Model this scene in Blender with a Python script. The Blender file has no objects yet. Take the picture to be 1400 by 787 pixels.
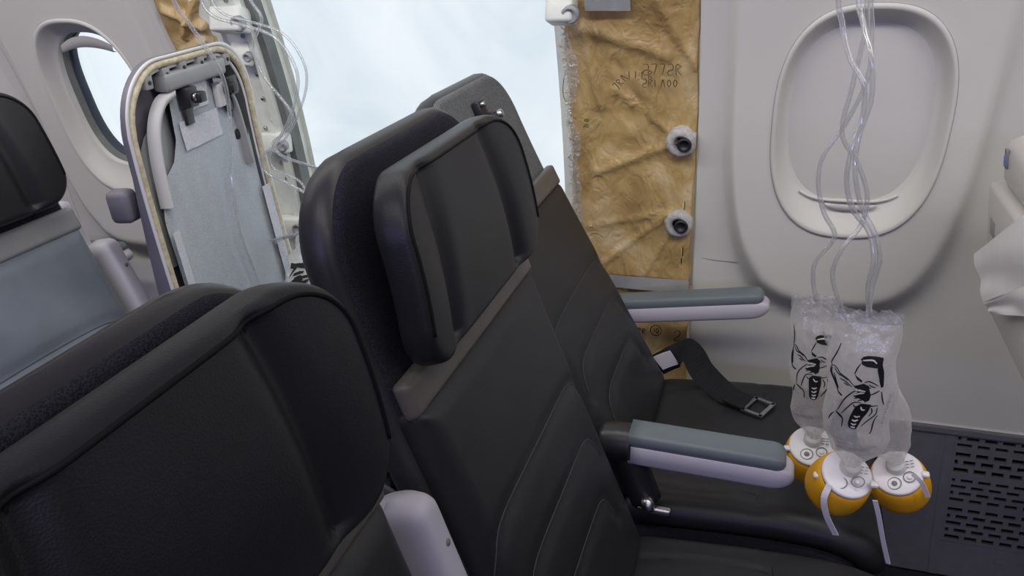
import bpy, bmesh, math, random
import numpy as np
from mathutils import Matrix, Vector
random.seed(3); rng = np.random.default_rng(3)
SC = bpy.context.scene; COL = SC.collection

# ------------------------------------------------------------------ camera
cd = bpy.data.cameras.new('camera'); cam = bpy.data.objects.new('camera', cd); COL.objects.link(cam)
F = Vector((-.299, .861, -.412)).normalized(); Rt = Vector((.950, .308, -.047))
Rt = (Rt - F * Rt.dot(F)).normalized(); Up = Rt.cross(F)
M = Matrix((Rt, Up, -F)).transposed().to_4x4(); M.translation = (0, 0, 1.29)
cam.matrix_world = M
cd.sensor_width = 36; cd.lens = 36 * 1086.7 / 1400; cd.clip_start = .02
SC.camera = cam
# ------------------------------------------------------------------ light and exposure
wd = bpy.data.worlds.new('daylight'); SC.world = wd; wd.use_nodes = True
wd.node_tree.nodes['Background'].inputs[0].default_value = (.90, .95, 1.0, 1)
wd.node_tree.nodes['Background'].inputs[1].default_value = 1.18
vs = SC.view_settings; vs.view_transform = 'Standard'; vs.look = 'None'; vs.gamma = 1; vs.exposure = 0; vs.use_curve_mapping = False
def area(name, loc, target, sx, sy, power, color, spread=180):
    l = bpy.data.lights.new(name, 'AREA'); l.shape = 'RECTANGLE'; l.size = sx; l.size_y = sy; l.energy = power; l.color = color
    l.spread = math.radians(spread)
    o = bpy.data.objects.new(name, l); COL.objects.link(o); o.location = loc
    o.rotation_euler = (Vector(target) - Vector(loc)).to_track_quat('-Z', 'Y').to_euler(); return o
area('ceiling_light', (.2, -.30, 2.28), (.2, -.1, 0), 3.5, .30, 17, (1, .95, .88))
area('sidewall_wash', (-.4, .86, 1.585), (-.4, 1.45, .85), 4.0, .10, 19, (1.0, .96, .92))
area('mood_light', (-.2, -1.55, 1.55), (-.2, .8, .8), 3.6, .12, 18, (.50, .46, 1.0))

# ------------------------------------------------------------------ materials
def nodes(name):
    m = bpy.data.materials.new(name); m.use_nodes = True
    return m, m.node_tree, m.node_tree.nodes['Principled BSDF']
def pbr(name, col, rough=.5, spec=.5, metal=0., var=0., vscale=20., bump=0., bscale=300., col2=None, coat=0., sheen=0., kind='noise'):
    m, nt, b = nodes(name); N, Lk = nt.nodes, nt.links
    b.inputs['Base Color'].default_value = (*col, 1); b.inputs['Roughness'].default_value = rough
    b.inputs['Metallic'].default_value = metal; b.inputs['Specular IOR Level'].default_value = spec
    b.inputs['Coat Weight'].default_value = coat; b.inputs['Sheen Weight'].default_value = sheen
    tc = N.new('ShaderNodeTexCoord')
    if var or col2:
        n = N.new('ShaderNodeTexNoise'); n.inputs['Scale'].default_value = vscale; n.inputs['Detail'].default_value = 6
        Lk.new(tc.outputs['Object'], n.inputs['Vector'])
        r = N.new('ShaderNodeValToRGB'); r.color_ramp.elements[0].position = .33; r.color_ramp.elements[1].position = .67
        c2 = col2 or tuple(min(1, c * (1 + var)) for c in col)
        c1 = col if col2 else tuple(c * (1 - var) for c in col)
        r.color_ramp.elements[0].color = (*c1, 1); r.color_ramp.elements[1].color = (*c2, 1)
        Lk.new(n.outputs['Fac'], r.inputs['Fac']); Lk.new(r.outputs['Color'], b.inputs['Base Color'])
    if bump:
        if kind == 'noise': t = N.new('ShaderNodeTexNoise')
        else:
            t = N.new('ShaderNodeTexVoronoi')
        t.inputs['Scale'].default_value = bscale; Lk.new(tc.outputs['Object'], t.inputs['Vector'])
        bp = N.new('ShaderNodeBump'); bp.inputs['Strength'].default_value = bump; bp.inputs['Distance'].default_value = .002
        Lk.new(t.outputs[0], bp.inputs['Height']); Lk.new(bp.outputs['Normal'], b.inputs['Normal'])
    return m
def weave(name, c1, c2, scale=900., rough=.9):
    m, nt, b = nodes(name); N, Lk = nt.nodes, nt.links
    tc = N.new('ShaderNodeTexCoord'); v = N.new('ShaderNodeTexVoronoi'); v.inputs['Scale'].default_value = scale
    Lk.new(tc.outputs['Object'], v.inputs['Vector'])
    n = N.new('ShaderNodeTexNoise'); n.inputs['Scale'].default_value = 12; Lk.new(tc.outputs['Object'], n.inputs['Vector'])
    mx = N.new('ShaderNodeMath'); mx.operation = 'MULTIPLY_ADD'; mx.inputs[1].default_value = .35
    Lk.new(n.outputs['Fac'], mx.inputs[0]); Lk.new(v.outputs['Distance'], mx.inputs[2])
    r = N.new('ShaderNodeValToRGB'); r.color_ramp.elements[0].color = (*c1, 1); r.color_ramp.elements[1].color = (*c2, 1)
    r.color_ramp.elements[0].position = .25; r.color_ramp.elements[1].position = .85
    Lk.new(mx.outputs[0], r.inputs['Fac']); Lk.new(r.outputs['Color'], b.inputs['Base Color'])
    b.inputs['Roughness'].default_value = rough; b.inputs['Specular IOR Level'].default_value = .2
    bp = N.new('ShaderNodeBump'); bp.inputs['Strength'].default_value = .5; bp.inputs['Distance'].default_value = .001
    Lk.new(v.outputs['Distance'], bp.inputs['Height']); Lk.new(bp.outputs['Normal'], b.inputs['Normal'])
    return m
def film(name, col, opacity=.3, edge=.8, rough=.15, gloss=.2, nbump=0., bscale=40.):
    """clear plastic film: transparent, milky towards grazing angles, with gloss"""
    m = bpy.data.materials.new(name); m.use_nodes = True; nt = m.node_tree; N, Lk = nt.nodes, nt.links
    for n in list(N): N.remove(n)
    out = N.new('ShaderNodeOutputMaterial'); tr = N.new('ShaderNodeBsdfTransparent'); di = N.new('ShaderNodeBsdfDiffuse'); tl = N.new('ShaderNodeBsdfTranslucent'); gl = N.new('ShaderNodeBsdfGlossy')
    di.inputs[0].default_value = tl.inputs[0].default_value = (*col, 1); gl.inputs['Roughness'].default_value = rough
    a1 = N.new('ShaderNodeMixShader'); a1.inputs[0].default_value = .5; Lk.new(di.outputs[0], a1.inputs[1]); Lk.new(tl.outputs[0], a1.inputs[2])
    a2 = N.new('ShaderNodeMixShader'); a2.inputs[0].default_value = gloss; Lk.new(a1.outputs[0], a2.inputs[1]); Lk.new(gl.outputs[0], a2.inputs[2])
    lw = N.new('ShaderNodeLayerWeight'); lw.inputs['Blend'].default_value = .35
    mr = N.new('ShaderNodeMapRange'); mr.inputs['To Min'].default_value = opacity; mr.inputs['To Max'].default_value = edge
    Lk.new(lw.outputs['Facing'], mr.inputs['Value'])
    a3 = N.new('ShaderNodeMixShader'); Lk.new(mr.outputs[0], a3.inputs[0]); Lk.new(tr.outputs[0], a3.inputs[1]); Lk.new(a2.outputs[0], a3.inputs[2])
    Lk.new(a3.outputs[0], out.inputs['Surface'])
    if nbump:
        tc = N.new('ShaderNodeTexCoord'); t = N.new('ShaderNodeTexNoise'); t.inputs['Scale'].default_value = bscale; t.inputs['Detail'].default_value = 5
        Lk.new(tc.outputs['Object'], t.inputs['Vector']); bp = N.new('ShaderNodeBump'); bp.inputs['Strength'].default_value = nbump; bp.inputs['Distance'].default_value = .01
        Lk.new(t.outputs[0], bp.inputs['Height'])
        for s in (di, tl, gl, lw): Lk.new(bp.outputs['Normal'], s.inputs['Normal'])
    return m
LEATHER = pbr('black_leather', (.017, .018, .021), .43, .42, var=.12, vscale=14, bump=.10, bscale=700, kind='voronoi')
LEATHER_RIM = pbr('charcoal_leather', (.030, .030, .033), .40, .5, var=.1, bump=.08, bscale=700, kind='voronoi')
SHEENLEATHER = pbr('sheen_grey_leather', (.17, .20, .24), .42, .6, var=.16, vscale=9, bump=.1, bscale=700, kind='voronoi')  # black leather lightened to grey: daylight sheen put into the base colour
GREYBAND = pbr('pale_grey_leather', (.27, .28, .285), .5, .4, var=.06, bump=.1, bscale=500)  # paler copy of the band, paired with the sheen-lightened cover
BAND = pbr('taupe_leather', (.115, .107, .098), .45, .4, var=.06, bump=.2, bscale=420)
SEAM = pbr('black_stitching', (.008, .008, .009), .7, .2)
THREAD = pbr('highlight_thread', (.06, .06, .062), .6, .3)  # thread lightened to paint the highlights along the cover seams
MESHCLOTH = weave('black_mesh_cloth', (.006, .006, .010), (.03, .03, .042), 700)
GREYCLOTH = weave('grey_mesh_cloth', (.045, .05, .055), (.17, .18, .19), 600)
BLOCKER = weave('grey_barrier_cloth', (.33, .37, .41), (.60, .65, .70), 850)
NAVY = weave('navy_black_cloth', (.008, .008, .014), (.025, .025, .04), 500)
ARMPLASTIC = pbr('pale_lavender_plastic', (.52, .51, .58), .4, .45, bump=.05, bscale=900)
ARMPAD = pbr('slate_arm_pad', (.14, .17, .19), .42, .4, bump=.15, bscale=700)
BLACKPL = pbr('black_plastic', (.02, .02, .023), .35, .5, bump=.08, bscale=500)
STEEL = pbr('brushed_steel', (.45, .45, .47), .3, .5, metal=1, bump=.05, bscale=300)
PANEL = pbr('greige_sidewall_plastic', (.635, .63, .59), .55, .3, var=.015, vscale=5, bump=.06, bscale=900)
BEZEL = pbr('cream_bezel_plastic', (.62, .615, .575), .45, .4, bump=.04, bscale=900)
SHADE = pbr('grey_window_shade', (.62, .62, .59), .5, .3, bump=.05, bscale=700)
DARKSEAL = pbr('blue_black_window_seal', (.05, .06, .08), .6, .3, bump=.05)
CREAM = pbr('cream_plastic', (.62, .60, .57), .4, .45, bump=.04, bscale=800)
DADO = pbr('charcoal_dado_plastic', (.15, .15, .158), .6, .3, var=.06, vscale=40, bump=.15, bscale=600)
GAP = pbr('dark_void', (.006, .006, .007), .9, .1)
PRIMER = pbr('white_green_primer', (.76, .79, .73), .5, .35, var=.08, vscale=25, bump=.08, bscale=150)
OLIVE = pbr('olive_grey_seal', (.16, .175, .165), .6, .3, var=.15, bump=.1)
FOAM = pbr('yellowed_foam', (.62, .56, .40), .95, .1, var=.2, vscale=90, bump=.6, bscale=160)
WHITEPL = pbr('white_rim_plastic', (.70, .70, .71), .45, .4, bump=.04)
SHELLGREY = pbr('lavender_grey_shell', (.17, .165, .20), .5, .4, bump=.05)
TUBGREY = pbr('mid_grey_plastic', (.33, .34, .35), .45, .4, var=.05, bump=.05)
DARKTUB = pbr('dark_grey_plastic', (.10, .105, .11), .55, .35, bump=.05)
VELCRO = pbr('white_hook_tape', (.70, .72, .78), .9, .15, var=.08, vscale=200, bump=.5, bscale=900)
PAPER = pbr('white_paper', (.78, .77, .77), .85, .2, var=.03, bump=.15, bscale=60)
YELLOW = pbr('amber_mask_rubber', (.80, .40, .015), .5, .4, var=.05, bump=.05, bscale=300)
VALVE = pbr('white_valve_plastic', (.78, .77, .79), .4, .45, bump=.03)
INK = pbr('black_ink', (.012, .012, .014), .6, .2)
GREYINK = pbr('grey_ink', (.22, .21, .22), .7, .2)
BROWNINK = pbr('faded_brown_ink', (.13, .09, .05), .8, .2)
STRAP = pbr('white_elastic', (.70, .69, .75), .8, .2, bump=.3, bscale=900)
WEB = weave('black_webbing', (.006, .006, .007), (.022, .022, .025), 700)
FLOOR = pbr('charcoal_carpet', (.03, .03, .034), .95, .1, var=.25, vscale=120, bump=.6, bscale=400)
LINER = pbr('cabin_liner', (.55, .53, .52), .6, .3, var=.02)
TAPE = pbr('silver_grey_tape', (.42, .43, .43), .4, .5, metal=.25, var=.08, vscale=30, bump=.3, bscale=60)
FUZZ = pbr('grey_felt_washer', (.47, .465, .45), 1., .1, var=.15, vscale=120, bump=.8, bscale=400)
BLUELABEL = pbr('blue_label', (.12, .22, .50), .5, .4)
TUBE = film('clear_tubing', (.66, .68, .70), .30, .95, .08, .32)
BAGF = film('clear_bag_film', (.90, .90, .88), .34, .92, .12, .22, .5, 45)
BAGC = film('crinkled_bag_edge', (.85, .86, .87), .45, .9, .1, .3, .9, 90)

def insulation_mat():
    m, nt, b = nodes('gold_insulation_film'); N, Lk = nt.nodes, nt.links
    tc = N.new('ShaderNodeTexCoord')
    n = N.new('ShaderNodeTexNoise'); n.inputs['Scale'].default_value = 7; n.inputs['Detail'].default_value = 9; n.inputs['Roughness'].default_value = .62; n.inputs['Distortion'].default_value = 1.2
    Lk.new(tc.outputs['Object'], n.inputs['Vector'])
    r = N.new('ShaderNodeValToRGB'); e = r.color_ramp.elements
    e[0].position = .30; e[0].color = (.30, .19, .07, 1); e[1].position = .72; e[1].color = (.66, .53, .32, 1)
    k = e.new(.5); k.color = (.50, .35, .14, 1)
    Lk.new(n.outputs['Fac'], r.inputs['Fac']); Lk.new(r.outputs['Color'], b.inputs['Base Color'])
    b.inputs['Roughness'].default_value = .5; b.inputs['Coat Weight'].default_value = .35; b.inputs['Coat Roughness'].default_value = .22
    w = N.new('ShaderNodeTexNoise'); w.inputs['Scale'].default_value = 36; w.inputs['Detail'].default_value = 6; w.inputs['Distortion'].default_value = 1.5
    mp = N.new('ShaderNodeMapping'); mp.inputs['Scale'].default_value = (1, 1, .55); Lk.new(tc.outputs['Object'], mp.inputs['Vector']); Lk.new(mp.outputs[0], w.inputs['Vector'])
    g = N.new('ShaderNodeTexChecker'); g.inputs['Scale'].default_value = 300; Lk.new(tc.outputs['Object'], g.inputs['Vector'])
    bp = N.new('ShaderNodeBump'); bp.inputs['Strength'].default_value = .75; bp.inputs['Distance'].default_value = .008; Lk.new(w.outputs['Fac'], bp.inputs['Height'])
    Lk.new(bp.outputs['Normal'], b.inputs['Normal']); Lk.new(bp.outputs['Normal'], b.inputs['Coat Normal'])
    return m
GOLD = insulation_mat()
def sheet_mat():
    m = bpy.data.materials.new('translucent_white_sheet'); m.use_nodes = True; nt = m.node_tree; N, Lk = nt.nodes, nt.links
    for n in list(N): N.remove(n)
    out = N.new('ShaderNodeOutputMaterial'); tl = N.new('ShaderNodeBsdfTranslucent'); di = N.new('ShaderNodeBsdfDiffuse'); gl = N.new('ShaderNodeBsdfGlossy'); gl.inputs['Roughness'].default_value = .35
    tc = N.new('ShaderNodeTexCoord'); n = N.new('ShaderNodeTexNoise'); n.inputs['Scale'].default_value = 3.5; n.inputs['Detail'].default_value = 7; n.inputs['Distortion'].default_value = 1
    Lk.new(tc.outputs['Object'], n.inputs['Vector'])
    r = N.new('ShaderNodeValToRGB'); r.color_ramp.elements[0].position = .3; r.color_ramp.elements[1].position = .75
    r.color_ramp.elements[0].color = (.70, .76, .79, 1); r.color_ramp.elements[1].color = (.92, .93, .935, 1)  # streaky colour stands in for the shading of the sheet's wrinkles
    Lk.new(n.outputs['Fac'], r.inputs['Fac']); Lk.new(r.outputs[0], tl.inputs[0]); di.inputs[0].default_value = (.8, .8, .8, 1)
    a = N.new('ShaderNodeMixShader'); a.inputs[0].default_value = .10; Lk.new(tl.outputs[0], a.inputs[1]); Lk.new(di.outputs[0], a.inputs[2])
    b = N.new('ShaderNodeMixShader'); b.inputs[0].default_value = .03; Lk.new(a.outputs[0], b.inputs[1]); Lk.new(gl.outputs[0], b.inputs[2])
    Lk.new(b.outputs[0], out.inputs['Surface'])
    return m
SHEET = sheet_mat()
def glass_mat():
    m = bpy.data.materials.new('clear_window_glass'); m.use_nodes = True; nt = m.node_tree; N, Lk = nt.nodes, nt.links
    for n in list(N): N.remove(n)
    out = N.new('ShaderNodeOutputMaterial'); tr = N.new('ShaderNodeBsdfTransparent'); tr.inputs[0].default_value = (.86, .90, .92, 1); gl = N.new('ShaderNodeBsdfGlossy'); gl.inputs['Roughness'].default_value = .05
    f = N.new('ShaderNodeFresnel'); f.inputs[0].default_value = 1.25; a = N.new('ShaderNodeMixShader')
    Lk.new(f.outputs[0], a.inputs[0]); Lk.new(tr.outputs[0], a.inputs[1]); Lk.new(gl.outputs[0], a.inputs[2]); Lk.new(a.outputs[0], out.inputs['Surface'])
    return m
GLASS = glass_mat()

# ------------------------------------------------------------------ mesh helpers
def obj(name, verts, faces, mat=None, parent=None, smooth=True):
    me = bpy.data.meshes.new(name); me.from_pydata([tuple(map(float, v)) for v in verts], [], [tuple(map(int, f)) for f in faces])
    if smooth: me.polygons.foreach_set('use_smooth', [True] * len(me.polygons))
    bm = bmesh.new(); bm.from_mesh(me); bmesh.ops.recalc_face_normals(bm, faces=bm.faces); bm.to_mesh(me); bm.free()
    if mat: me.materials.append(mat)
    o = bpy.data.objects.new(name, me); COL.objects.link(o)
    if parent: o.parent = parent
    return o
def empty(name, loc=(0, 0, 0), parent=None):
    o = bpy.data.objects.new(name, None); o.empty_display_size = .05; COL.objects.link(o); o.location = loc
    if parent: o.parent = parent
    return o
def tag(o, label, cat, group=None):
    o['label'] = label; o['category'] = cat
    if group: o['group'] = group
    return o
def struct(o): o['kind'] = 'structure'; return o
class MB:
    """collects shapes into one mesh"""
    def __init__(s): s.v = []; s.f = []
    def add(s, v, f):
        n = len(s.v); s.v += [tuple(map(float, p)) for p in v]; s.f += [tuple(int(i) + n for i in q) for q in f]; return s
    def build(s, name, mat, parent=None, smooth=True): return obj(name, s.v, s.f, mat, parent, smooth)
def catmull(pts, n):
    P = np.asarray(pts, float)
    if len(P) < 3: t = np.linspace(0, 1, n)[:, None]; return P[0] * (1 - t) + P[-1] * t
    Q = np.vstack([2 * P[0] - P[1], P, 2 * P[-1] - P[-2]]); out = []
    L = np.concatenate([[0], np.cumsum(np.linalg.norm(np.diff(P, axis=0), axis=1))])
    for s in np.linspace(0, L[-1], n):
        i = min(np.searchsorted(L, s, 'right') - 1, len(P) - 2); t = (s - L[i]) / (L[i + 1] - L[i] + 1e-12)
        a, b, c, d = Q[i:i + 4]
        out.append(.5 * ((2 * b) + (c - a) * t + (2 * a - 5 * b + 4 * c - d) * t * t + (3 * b - a - 3 * c + d) * t ** 3))
    return np.array(out)
def sweep(pts, r, n=None, k=8, closed_ends=True, flat=None):
    """tube mesh along smoothed points; flat=(w,h) gives a ribbon-like section, up vector +z-ish"""
    P = catmull(pts, n) if n else np.asarray(pts, float); m = len(P)
    T = np.gradient(P, axis=0); T /= np.linalg.norm(T, axis=1)[:, None] + 1e-12
    a = np.array([0, 0, 1.]) if abs(T[0][2]) < .9 else np.array([1., 0, 0])
    nrm = np.cross(T[0], a); nrm /= np.linalg.norm(nrm); V = []; Fc = []
    rr = np.broadcast_to(r, (m,)) if not callable(r) else np.array([r(i / (m - 1)) for i in range(m)])
    for i in range(m):
        nrm = nrm - T[i] * (nrm @ T[i]); nrm /= np.linalg.norm(nrm) + 1e-12; b = np.cross(T[i], nrm)
        for j in range(k):
            t = 2 * math.pi * j / k; V.append(P[i] + rr[i] * (math.cos(t) * nrm + math.sin(t) * b))
    for i in range(m - 1):
        for j in range(k): Fc.append((i * k + j, i * k + (j + 1) % k, (i + 1) * k + (j + 1) % k, (i + 1) * k + j))
    if closed_ends: Fc.append(tuple(range(k))[::-1]); Fc.append(tuple((m - 1) * k + j for j in range(k)))
    return V, Fc
def ribbon(pts, w, th, side, n=None):
    """flat strap: centre points, width along `side` vectors, thickness along the normal"""
    P = catmull(pts, n) if n else np.asarray(pts, float); m = len(P)
    S = np.broadcast_to(np.asarray(side, float), (m, 3)) if np.ndim(side) == 1 else catmull(side, m)
    T = np.gradient(P, axis=0); V = []; Fc = []
    for i in range(m):
        t = T[i] / (np.linalg.norm(T[i]) + 1e-12); s = S[i] - t * (S[i] @ t); s /= np.linalg.norm(s); nn = np.cross(t, s)
        for a, b in ((-1, -1), (1, -1), (1, 1), (-1, 1)): V.append(P[i] + s * a * w / 2 + nn * b * th / 2)
    for i in range(m - 1):
        for j in range(4): Fc.append((i * 4 + j, i * 4 + (j + 1) % 4, i * 4 + 4 + (j + 1) % 4, i * 4 + 4 + j))
    Fc += [(3, 2, 1, 0), tuple((m - 1) * 4 + j for j in range(4))]
    return V, Fc
def box(c, s, bev=0, rot=None):
    bm = bmesh.new(); bmesh.ops.create_cube(bm, size=1); bmesh.ops.scale(bm, vec=s, verts=bm.verts)
    if bev: bmesh.ops.bevel(bm, geom=list(bm.edges), offset=bev, segments=2, affect='EDGES', profile=.5)
    if rot is not None: bmesh.ops.rotate(bm, cent=(0, 0, 0), matrix=rot, verts=bm.verts)
    bmesh.ops.translate(bm, vec=c, verts=bm.verts)
    bm.verts.index_update(); v = [tuple(x.co) for x in bm.verts]; f = [tuple(x.index for x in q.verts) for q in bm.faces]; bm.free(); return v, f
def lathe(prof, n=32, M=None):
    V = []; Fc = []; m = len(prof)
    for r, z in prof:
        for j in range(n):
            t = 2 * math.pi * j / n; V.append((r * math.cos(t), r * math.sin(t), z))
    for i in range(m - 1):
        for j in range(n): Fc.append((i * n + j, i * n + (j + 1) % n, (i + 1) * n + (j + 1) % n, (i + 1) * n + j))
    if prof[0][0] > 1e-6: Fc.append(tuple(range(n))[::-1])
    if prof[-1][0] > 1e-6: Fc.append(tuple((m - 1) * n + j for j in range(n)))
    if M is not None: V = [tuple(M @ Vector(v)) for v in V]
    return V, Fc
def ry(deg): return Matrix.Rotation(math.radians(deg), 3, 'Y')
def frameM(origin, zaxis, xhint=(1, 0, 0)):
    z = Vector(zaxis).normalized(); x = Vector(xhint); x = (x - z * x.dot(z)).normalized(); y = z.cross(x)
    m = Matrix((x, y, z)).transposed().to_4x4(); m.translation = Vector(origin); return m

class Prof:
    """a bent sheet: v runs along a profile in (x,z), u is lateral (y), d is the offset along the front normal"""
    def __init__(s, pts, flip=False, rot=0., piv=(0, 0)):
        a = math.radians(rot); P = np.asarray(pts, float) - piv
        P = np.stack([P[:, 0] * math.cos(a) + P[:, 1] * math.sin(a), -P[:, 0] * math.sin(a) + P[:, 1] * math.cos(a)], 1) + piv
        Q = catmull(np.c_[P[:, 0], 0 * P[:, 0], P[:, 1]], 200); s.P = Q[:, [0, 2]]
        s.L = np.concatenate([[0], np.cumsum(np.linalg.norm(np.diff(s.P, axis=0), axis=1))]); s.len = s.L[-1]
        T = np.gradient(s.P, axis=0); T /= np.linalg.norm(T, axis=1)[:, None]; s.T = T
        s.N = np.c_[-T[:, 1], T[:, 0]] if flip else np.c_[T[:, 1], -T[:, 0]]
    def __call__(s, u, v, d=0.):
        u, v, d = np.broadcast_arrays(np.asarray(u, float), np.asarray(v, float), np.asarray(d, float))
        vc = np.clip(v, 0, s.len); ex = v - vc
        g = lambda A: np.interp(vc, s.L, A)
        return np.stack([g(s.P[:, 0]) + g(s.T[:, 0]) * ex + g(s.N[:, 0]) * d, u, g(s.P[:, 1]) + g(s.T[:, 1]) * ex + g(s.N[:, 1]) * d], -1)
def seg_dist(U, V, poly):
    D = np.full(U.shape, 9.); P = catmull(np.c_[np.asarray(poly, float), np.zeros(len(poly))], 24)[:, :2]
    for a, b in zip(P[:-1], P[1:]):
        ab = b - a; t = np.clip(((U - a[0]) * ab[0] + (V - a[1]) * ab[1]) / (ab @ ab + 1e-12), 0, 1)
        D = np.minimum(D, np.hypot(U - a[0] - t * ab[0], V - a[1] - t * ab[1]))
    return D
def pillow(fr, v0, v1, W, Tf, Tb, rad=.02, rt=.05, rb=.03, base=0., groove=(), extra=None, nu=56, nv=56, u0=0., radb=None, follow=False, pw=2.):
    """padded slab on a Prof: rounded outline, rounded edges, grooves [(poly, depth, sigma)]; returns verts, faces, front surface function"""
    Wf = W if callable(W) else (lambda v: W + 0 * v); radb = radb or rad
    q = np.linspace(-1, 1, nu); su = .55 * np.sin(np.pi / 2 * q) + .45 * q
    q = np.linspace(0, 1, nv); sv = .5 * (1 - np.cos(np.pi * q)); sv = .6 * sv + .4 * q
    v = v0 + (v1 - v0) * sv
    def width(v):
        w = Wf(v); a = v1 - v; b = v - v0
        w = w - np.where(a < rt, rt - np.sqrt(np.maximum(rt ** 2 - (rt - a) ** 2, 0)), 0) - np.where(b < rb, rb - np.sqrt(np.maximum(rb ** 2 - (rb - b) ** 2, 0)), 0)
        return w
    def edge(u, v):
        w = Wf(v); dx = w - abs(u); top = (v1 - v) < (v - v0); dy = np.minimum(v1 - v, v - v0); rc = np.where(top, rt, rb)
        return np.maximum(np.where((dx < rc) & (dy < rc), rc - np.hypot(rc - dx, rc - dy), np.minimum(dx, dy)), 0)
    def front(u, v):
        u = np.asarray(u, float); v = np.asarray(v, float)
        e = np.clip(edge(u, v) / rad, 0, 1); d = Tf * np.maximum(1 - (1 - e) ** pw, 0) ** (1 / pw)
        if extra is not None: d = d + extra(u, v) * (np.maximum(e, .0) if not follow else 1)
        for poly, dep, sig in groove: d = d - dep * np.exp(-(seg_dist(u, v, poly) / sig) ** 2) * e
        return base + d
    Wd = width(v); U = su[None, :] * Wd[:, None]; V2 = np.repeat(v[:, None], nu, 1)
    A = fr(U + u0, V2, front(U, V2)); e = np.clip(edge(U, V2) / radb, 0, 1)
    B = fr(U + u0, V2, base - Tb * np.maximum(1 - (1 - e) ** pw, 0) ** (1 / pw) + (extra(U, V2) if follow and extra is not None else 0))
    idx = np.arange(nu * nv).reshape(nv, nu); bidx = idx + nu * nv
    bidx[0] = idx[0]; bidx[-1] = idx[-1]; bidx[:, 0] = idx[:, 0]; bidx[:, -1] = idx[:, -1]
    a, b, c, d = idx[:-1, :-1], idx[:-1, 1:], idx[1:, 1:], idx[1:, :-1]
    Fa = np.stack([a, b, c, d], -1).reshape(-1, 4)
    a, b, c, d = bidx[:-1, :-1], bidx[:-1, 1:], bidx[1:, 1:], bidx[1:, :-1]
    Fb = np.stack([d, c, b, a], -1).reshape(-1, 4)
    return np.vstack([A.reshape(-1, 3), B.reshape(-1, 3)]), np.vstack([Fa, Fb]), front
def solid(vf, name, mat, parent=None):
    """pillow -> object with unused vertices dropped"""
    V, Fc = np.asarray(vf[0]), np.asarray(vf[1]); used = np.unique(Fc); mp = np.full(len(V), -1); mp[used] = np.arange(len(used))
    return obj(name, V[used], mp[Fc], mat, parent)
def on_surf(fr, front, poly, n=40, off=.0005, u0=0.):
    P = catmull(np.c_[np.asarray(poly, float), np.zeros(len(poly))], n)[:, :2]
    return fr(P[:, 0] + u0, P[:, 1], front(P[:, 0], P[:, 1]) + off)

# ------------------------------------------------------------------ cabin shell
RW, YC, ZC, TH0 = 1.77, -.238, .631, .177
def Wl(x, s, h=0.):
    x, s, h = np.broadcast_arrays(np.asarray(x, float), np.asarray(s, float), np.asarray(h, float))
    th = TH0 + s / RW; return np.stack([x, YC + (RW - h) * np.cos(th), ZC + (RW - h) * np.sin(th)], -1)
def wnormal(s): th = TH0 + s / RW; return np.array([0, -math.cos(th), -math.sin(th)])      # towards the cabin
def patch(fn, xs, ss, h=0.):
    X, S = np.meshgrid(xs, ss); V = fn(X, S, h).reshape(-1, 3); n = len(xs); m = len(ss)
    i = np.arange(n * m).reshape(m, n); return V, np.stack([i[:-1, :-1], i[:-1, 1:], i[1:, 1:], i[1:, :-1]], -1).reshape(-1, 4)
def slab_patch(x0, x1, s0, s1, h0, h1, nx=2, ns=12):
    """curved slab of the side wall, from h0 (outer face) to h1 (cabin face)"""
    mb = MB(); xs = np.linspace(x0, x1, nx); ss = np.linspace(s0, s1, ns)
    for h in (h0, h1): mb.add(*patch(Wl, xs, ss, h))
    for x in (x0, x1):
        V = np.vstack([Wl(x, ss, h0), Wl(x, ss, h1)]); mb.add(V, [(i, i + 1, ns + i + 1, ns + i) for i in range(ns - 1)])
    for s in (s0, s1):
        V = np.vstack([Wl(xs, s, h0), Wl(xs, s, h1)]); mb.add(V, [(i, i + 1, nx + i + 1, nx + i) for i in range(nx - 1)])
    return mb
S_FLOOR, S_DADO, S_BIN = -.957, -.604, .715
o = MB().add(*box((0, -.238, -.03), (8.2, 3.6, .06))).build('floor', FLOOR, None, False); struct(o)
th = np.linspace(.58, math.pi - .58, 40)
arc = lambda x, t, h: np.stack([x, YC + RW * np.cos(t) + 0 * x, ZC + RW * np.sin(t) + 0 * x], -1)
struct(obj('ceiling', *patch(arc, np.linspace(-4, 4, 9), th), LINER))
struct(obj('wall_right', *patch(arc, np.linspace(-4, 4, 9), np.linspace(math.pi - .58, math.pi + .368, 24)), LINER))
for x, nm in ((-4, 'wall_aft'), (4, 'wall_fore')):
    t = np.linspace(0, 2 * math.pi, 48, endpoint=False); V = [(x, YC + 1.80 * math.cos(a), max(-.02, ZC + 1.80 * math.sin(a))) for a in t]
    struct(obj(nm, V, [tuple(range(48))], LINER, None, False))
# outer skin of the left wall, with the door opening left out
wl = struct(empty('wall_left', (0, 1.5, 0)))
def wchild(o): o.parent = wl; o.matrix_parent_inverse = Matrix.Translation((0, -1.5, 0)); return o
mb = MB()
for x0, x1, s0, s1 in ((-4, -2.3, S_FLOOR, .8), (.9, 4, S_FLOOR, .8), (-2.3, .9, S_FLOOR, -.58), (-.43, -.05, -.62, .8), (-1.36, -1.05, -.62, .8), (-2.3, .9, .70, .8)):
    mb.add(*patch(Wl, np.linspace(x0, x1, 3), np.linspace(s0, s1, 20), -.10))
wchild(mb.build('fuselage_skin', PRIMER))

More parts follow.
